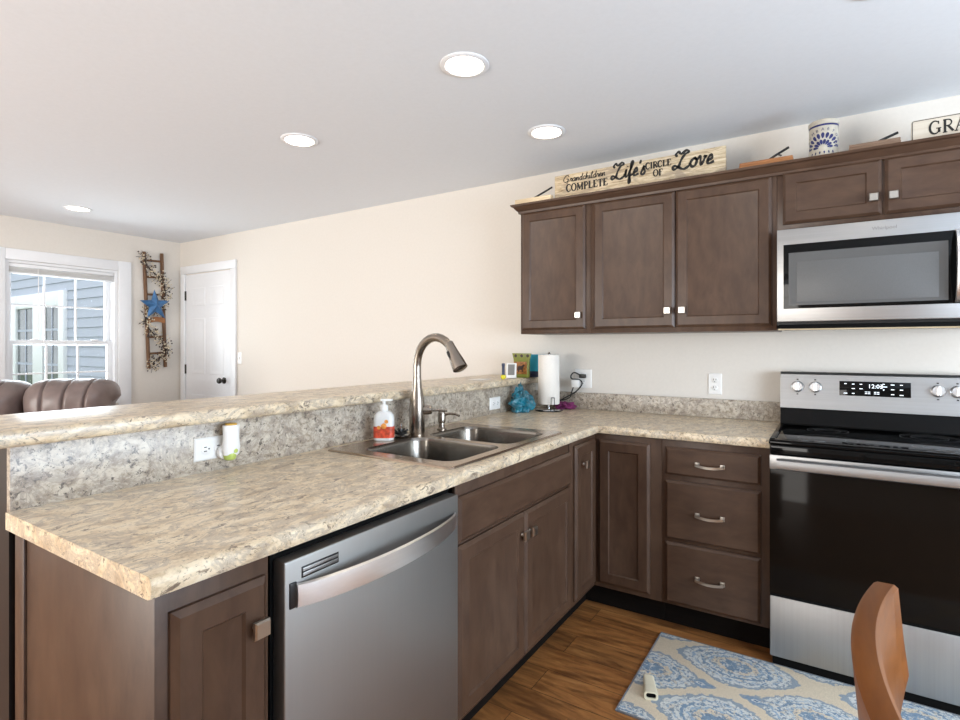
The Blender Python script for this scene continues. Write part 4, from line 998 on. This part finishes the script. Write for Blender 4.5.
gp_ = spline([(XL+.045, -.395, 2.22), (XL+.045, -.36, 2.13), (XL+.045, -.29, 2.06), (XL+.045, -.22, 2.00), (XL+.045, -.185, 1.92), (XL+.04, -.19, 1.80), (XL+.036, -.25, 1.70), (XL+.036, -.34, 1.66), (XL+.045, -.375, 1.58), (XL+.045, -.34, 1.48), (XL+.045, -.26, 1.40), (XL+.045, -.195, 1.33), (XL+.045, -.18, 1.25), (XL+.045, -.23, 1.20), (XL+.045, -.29, 1.15), (XL+.045, -.31, 1.09)], 6)
gl = Thing('berry_garland', 'twig garland with cream berries wound around the wall ladder', 'garland', tuple(gp_[0]))
b = bm_(); tube(b, gp_, .005, 6); rnd = random.Random(3); bc, bd_ = bm_(), bm_()
for p in gp_:
    for k in range(6):
        dv = Vector((rnd.uniform(-.006, .04), rnd.uniform(-.06, .06), rnd.uniform(-.06, .06)))
        if rnd.random() < .35: tube(b, [p, p+dv*1.25], .0018, 4)
        e_ = p+dv
        tgt = bc if rnd.random() < .62 else bd_
        t = bmesh.new(); bmesh.ops.create_icosphere(t, subdivisions=1, radius=rnd.uniform(.006, .0095)); merge(tgt, t, Matrix.Translation(e_))
for dy, dz in ((-.05, -.03), (-.02, -.06), (.03, -.05), (-.07, .01)): tube(b, [gp_[-1], gp_[-1]+Vector((.01, dy, dz))], .002, 4); tube(b, [gp_[0], gp_[0]+Vector((.005, dy*1.1, -dz))], .002, 4)
gl.part('vine', b, M['twig'])
o = gl.part('berries', bc, M['berry'], label='cream berries'); o['kind'] = 'stuff'
o = gl.part('dark_berries', bd_, M['berry_dark'], label='dark berries'); o['kind'] = 'stuff'

# ================================================================== SOFA
so = Thing('leather_sofa', 'brown leather reclining sofa standing before the left wall window', 'sofa', (-3.49, -1.33, 0), rz=math.atan2(.8, .6))
def roll(x0, x1, cy, cz, ry, rz, seams, seed):
    rnd = random.Random(seed); b = bm_(); rings = []; nx, na = 72, 44; ph = [rnd.uniform(0, 6) for _ in range(6)]
    for i in range(nx+1):
        s = i/nx; q = abs(2*s-1); end = max(.02, (1-q**5))**.40
        g_ = 1-sum(.085*math.exp(-((s-c)/.014)**2) for c in seams)
        ring = []
        for k in range(na):
            a = 2*PI*k/na; wv = 1+.010*math.sin(3*a+9*s+ph[0])+.010*math.sin(2*a-16*s+ph[1])+.006*math.sin(9*a+30*s+ph[2])
            ca, sa = math.cos(a), math.sin(a); pw = .8
            x = x0+(x1-x0)*s+.05*(s-.1)*max(0, sa)
            ring.append((x, cy+ry*end*g_*wv*math.copysign(abs(ca)**pw, ca), cz+rz*end*g_*wv*math.copysign(abs(sa)**pw, sa)))
        rings.append(ring)
    loft(b, rings); return b
b = bm_(); box(b, -1.20, .20, -.62, .24, .05, .42, .05, 4); so.part('base', b, M['leather'], local=True)
b = bm_(); box(b, -1.0, .02, .06, .26, .40, .86, .07, 4); so.part('back_frame', b, M['leather'], local=True)
for x0, x1 in ((-.49, .03), (-1.01, -.495)):
    b = roll(x0, x1, .04, .905, .20, .165, (.26, .50, .74), int(-x0*100)); so.part('back_pillow', b, M['leather'], local=True, angle=80)
    b = bm_(); box(b, x0+.01, x1-.03, -.10, .10, .50, .86, .07, 4); so.part('back_cushion', b, M['leather'], local=True)
    b = bm_(); box(b, x0+.01, x1-.03, -.60, -.02, .40, .54, .06, 4); so.part('seat_cushion', b, M['leather'], local=True)
for x0, x1 in ((.02, .22), (-1.21, -1.0)):
    b = bm_(); box(b, x0, x1, -.62, .20, .05, .64, .07, 4); so.part('arm', b, M['leather'], local=True)

# ================================================================== RUG AND FLOOR
rgx0, rgx1, rgy0, rgy1 = .316, 1.75, -1.293, -.678
b = bm_(); box(b, rgx0, rgx1, rgy0, rgy1, .0005, .008, .002)
rt = Thing('kitchen_rug', 'blue and cream damask runner rug on the floor in front of the stove', 'rug', (.55, -1.0, 0))
rt.part('pile', b, M['rug'])
b = bm_()
for x0, x1, y0, y1 in ((rgx0-.006, rgx0, rgy0-.006, rgy1+.006), (rgx1, rgx1+.006, rgy0-.006, rgy1+.006), (rgx0, rgx1, rgy0-.006, rgy0), (rgx0, rgx1, rgy1, rgy1+.006)): box(b, x0, x1, y0, y1, .0005, .008, .002)
rt.part('binding', b, M['rug_edge'], label='grey bound edge')
pc = Thing('plastic_sleeve', 'small cream plastic sleeve lying on the rug corner', 'plastic piece', (.385, -1.125, .0085), rz=.35)
b = bm_(); outer_ = rrect(-.025, .025, 0, .030, .010, 5); inner_ = rrect(-.018, .018, .006, .025, .008, 5)
loft(b, [[(x*.8, .055, z*.85) for x, z in outer_], [(x, -.06, z) for x, z in outer_], [(x, -.06, z) for x, z in inner_], [(x, .05, z) for x, z in inner_]], True, True, True); pc.part('sleeve', b, M['cream_plastic'], local=True)
b = bm_(); loft(b, [[(x*.93, -.055, .015+(z-.015)*.93) for x, z in inner_], [(x*.93, -.050, .015+(z-.015)*.93) for x, z in inner_]]); pc.part('opening', b, M['gap'], local=True, label='dark opening')

# ================================================================== DINING CHAIR
dc = Thing('dining_chair', 'honey oak dining chair in the right foreground, only its crest rail in view', 'chair', (1.20, -2.40, 0))
rx = lambda y: .990+.62*((y+2.415)**2)
yA, yB = -2.178, -2.655
b = bm_(); rings = []
for k in range(25):
    y = yA+(yB-yA)*k/24; x = rx(y); e = min(1, .8+.2*min(k, 24-k)/3)
    sec = [(-.0145, .000), (-.010, .0035), (.010, .0035), (.0150, -.002), (.0215, -.095), (.0275, -.158), (.022, -.168), (.002, -.162), (-.006, -.095)]
    rings.append([(x+sx, y, .947+sz*e) for sx, sz in sec])
loft(b, rings); dc.part('crest_rail', b, M['chairwood'], angle=40)
for y in (-2.235, -2.6):
    b = bm_(); x = rx(y); tube(b, [(x+.008, y, .83), (x+.030, y, .70), (x+.06, y, .46), (x+.05, y, .25), (x+.02, y, .001)], [.010, .015, .019, .018, .014], 12); dc.part('back_leg', b, M['chairwood_v'])
for y in (-2.31, -2.38, -2.455, -2.53):
    b = bm_(); x = rx(y); tube(b, [(x+.008, y, .82), (x+.035, y, .66), (x+.065, y, .455)], [.007, .010, .008], 10); dc.part('spindle', b, M['chairwood_v'])
b = bm_(); pts = rrect(1.02, 1.46, -2.63, -2.20, .05, 6); loft(b, [[(x, y, z) for x, y in pts] for z in (.432, .460)]); dc.part('seat', b, M['chairwood'])
for y in (-2.24, -2.59):
    b = bm_(); tube(b, [(1.42, y, .432), (1.425, y, .25), (1.44, y, .001)], [.020, .022, .013], 12); dc.part('front_leg', b, M['chairwood_v'])
for y in (-2.235, -2.595):
    b = bm_(); tube(b, [(rx(y)+.04, y, .22), (1.43, y, .20)], .010, 10); dc.part('stretcher', b, M['chairwood'])
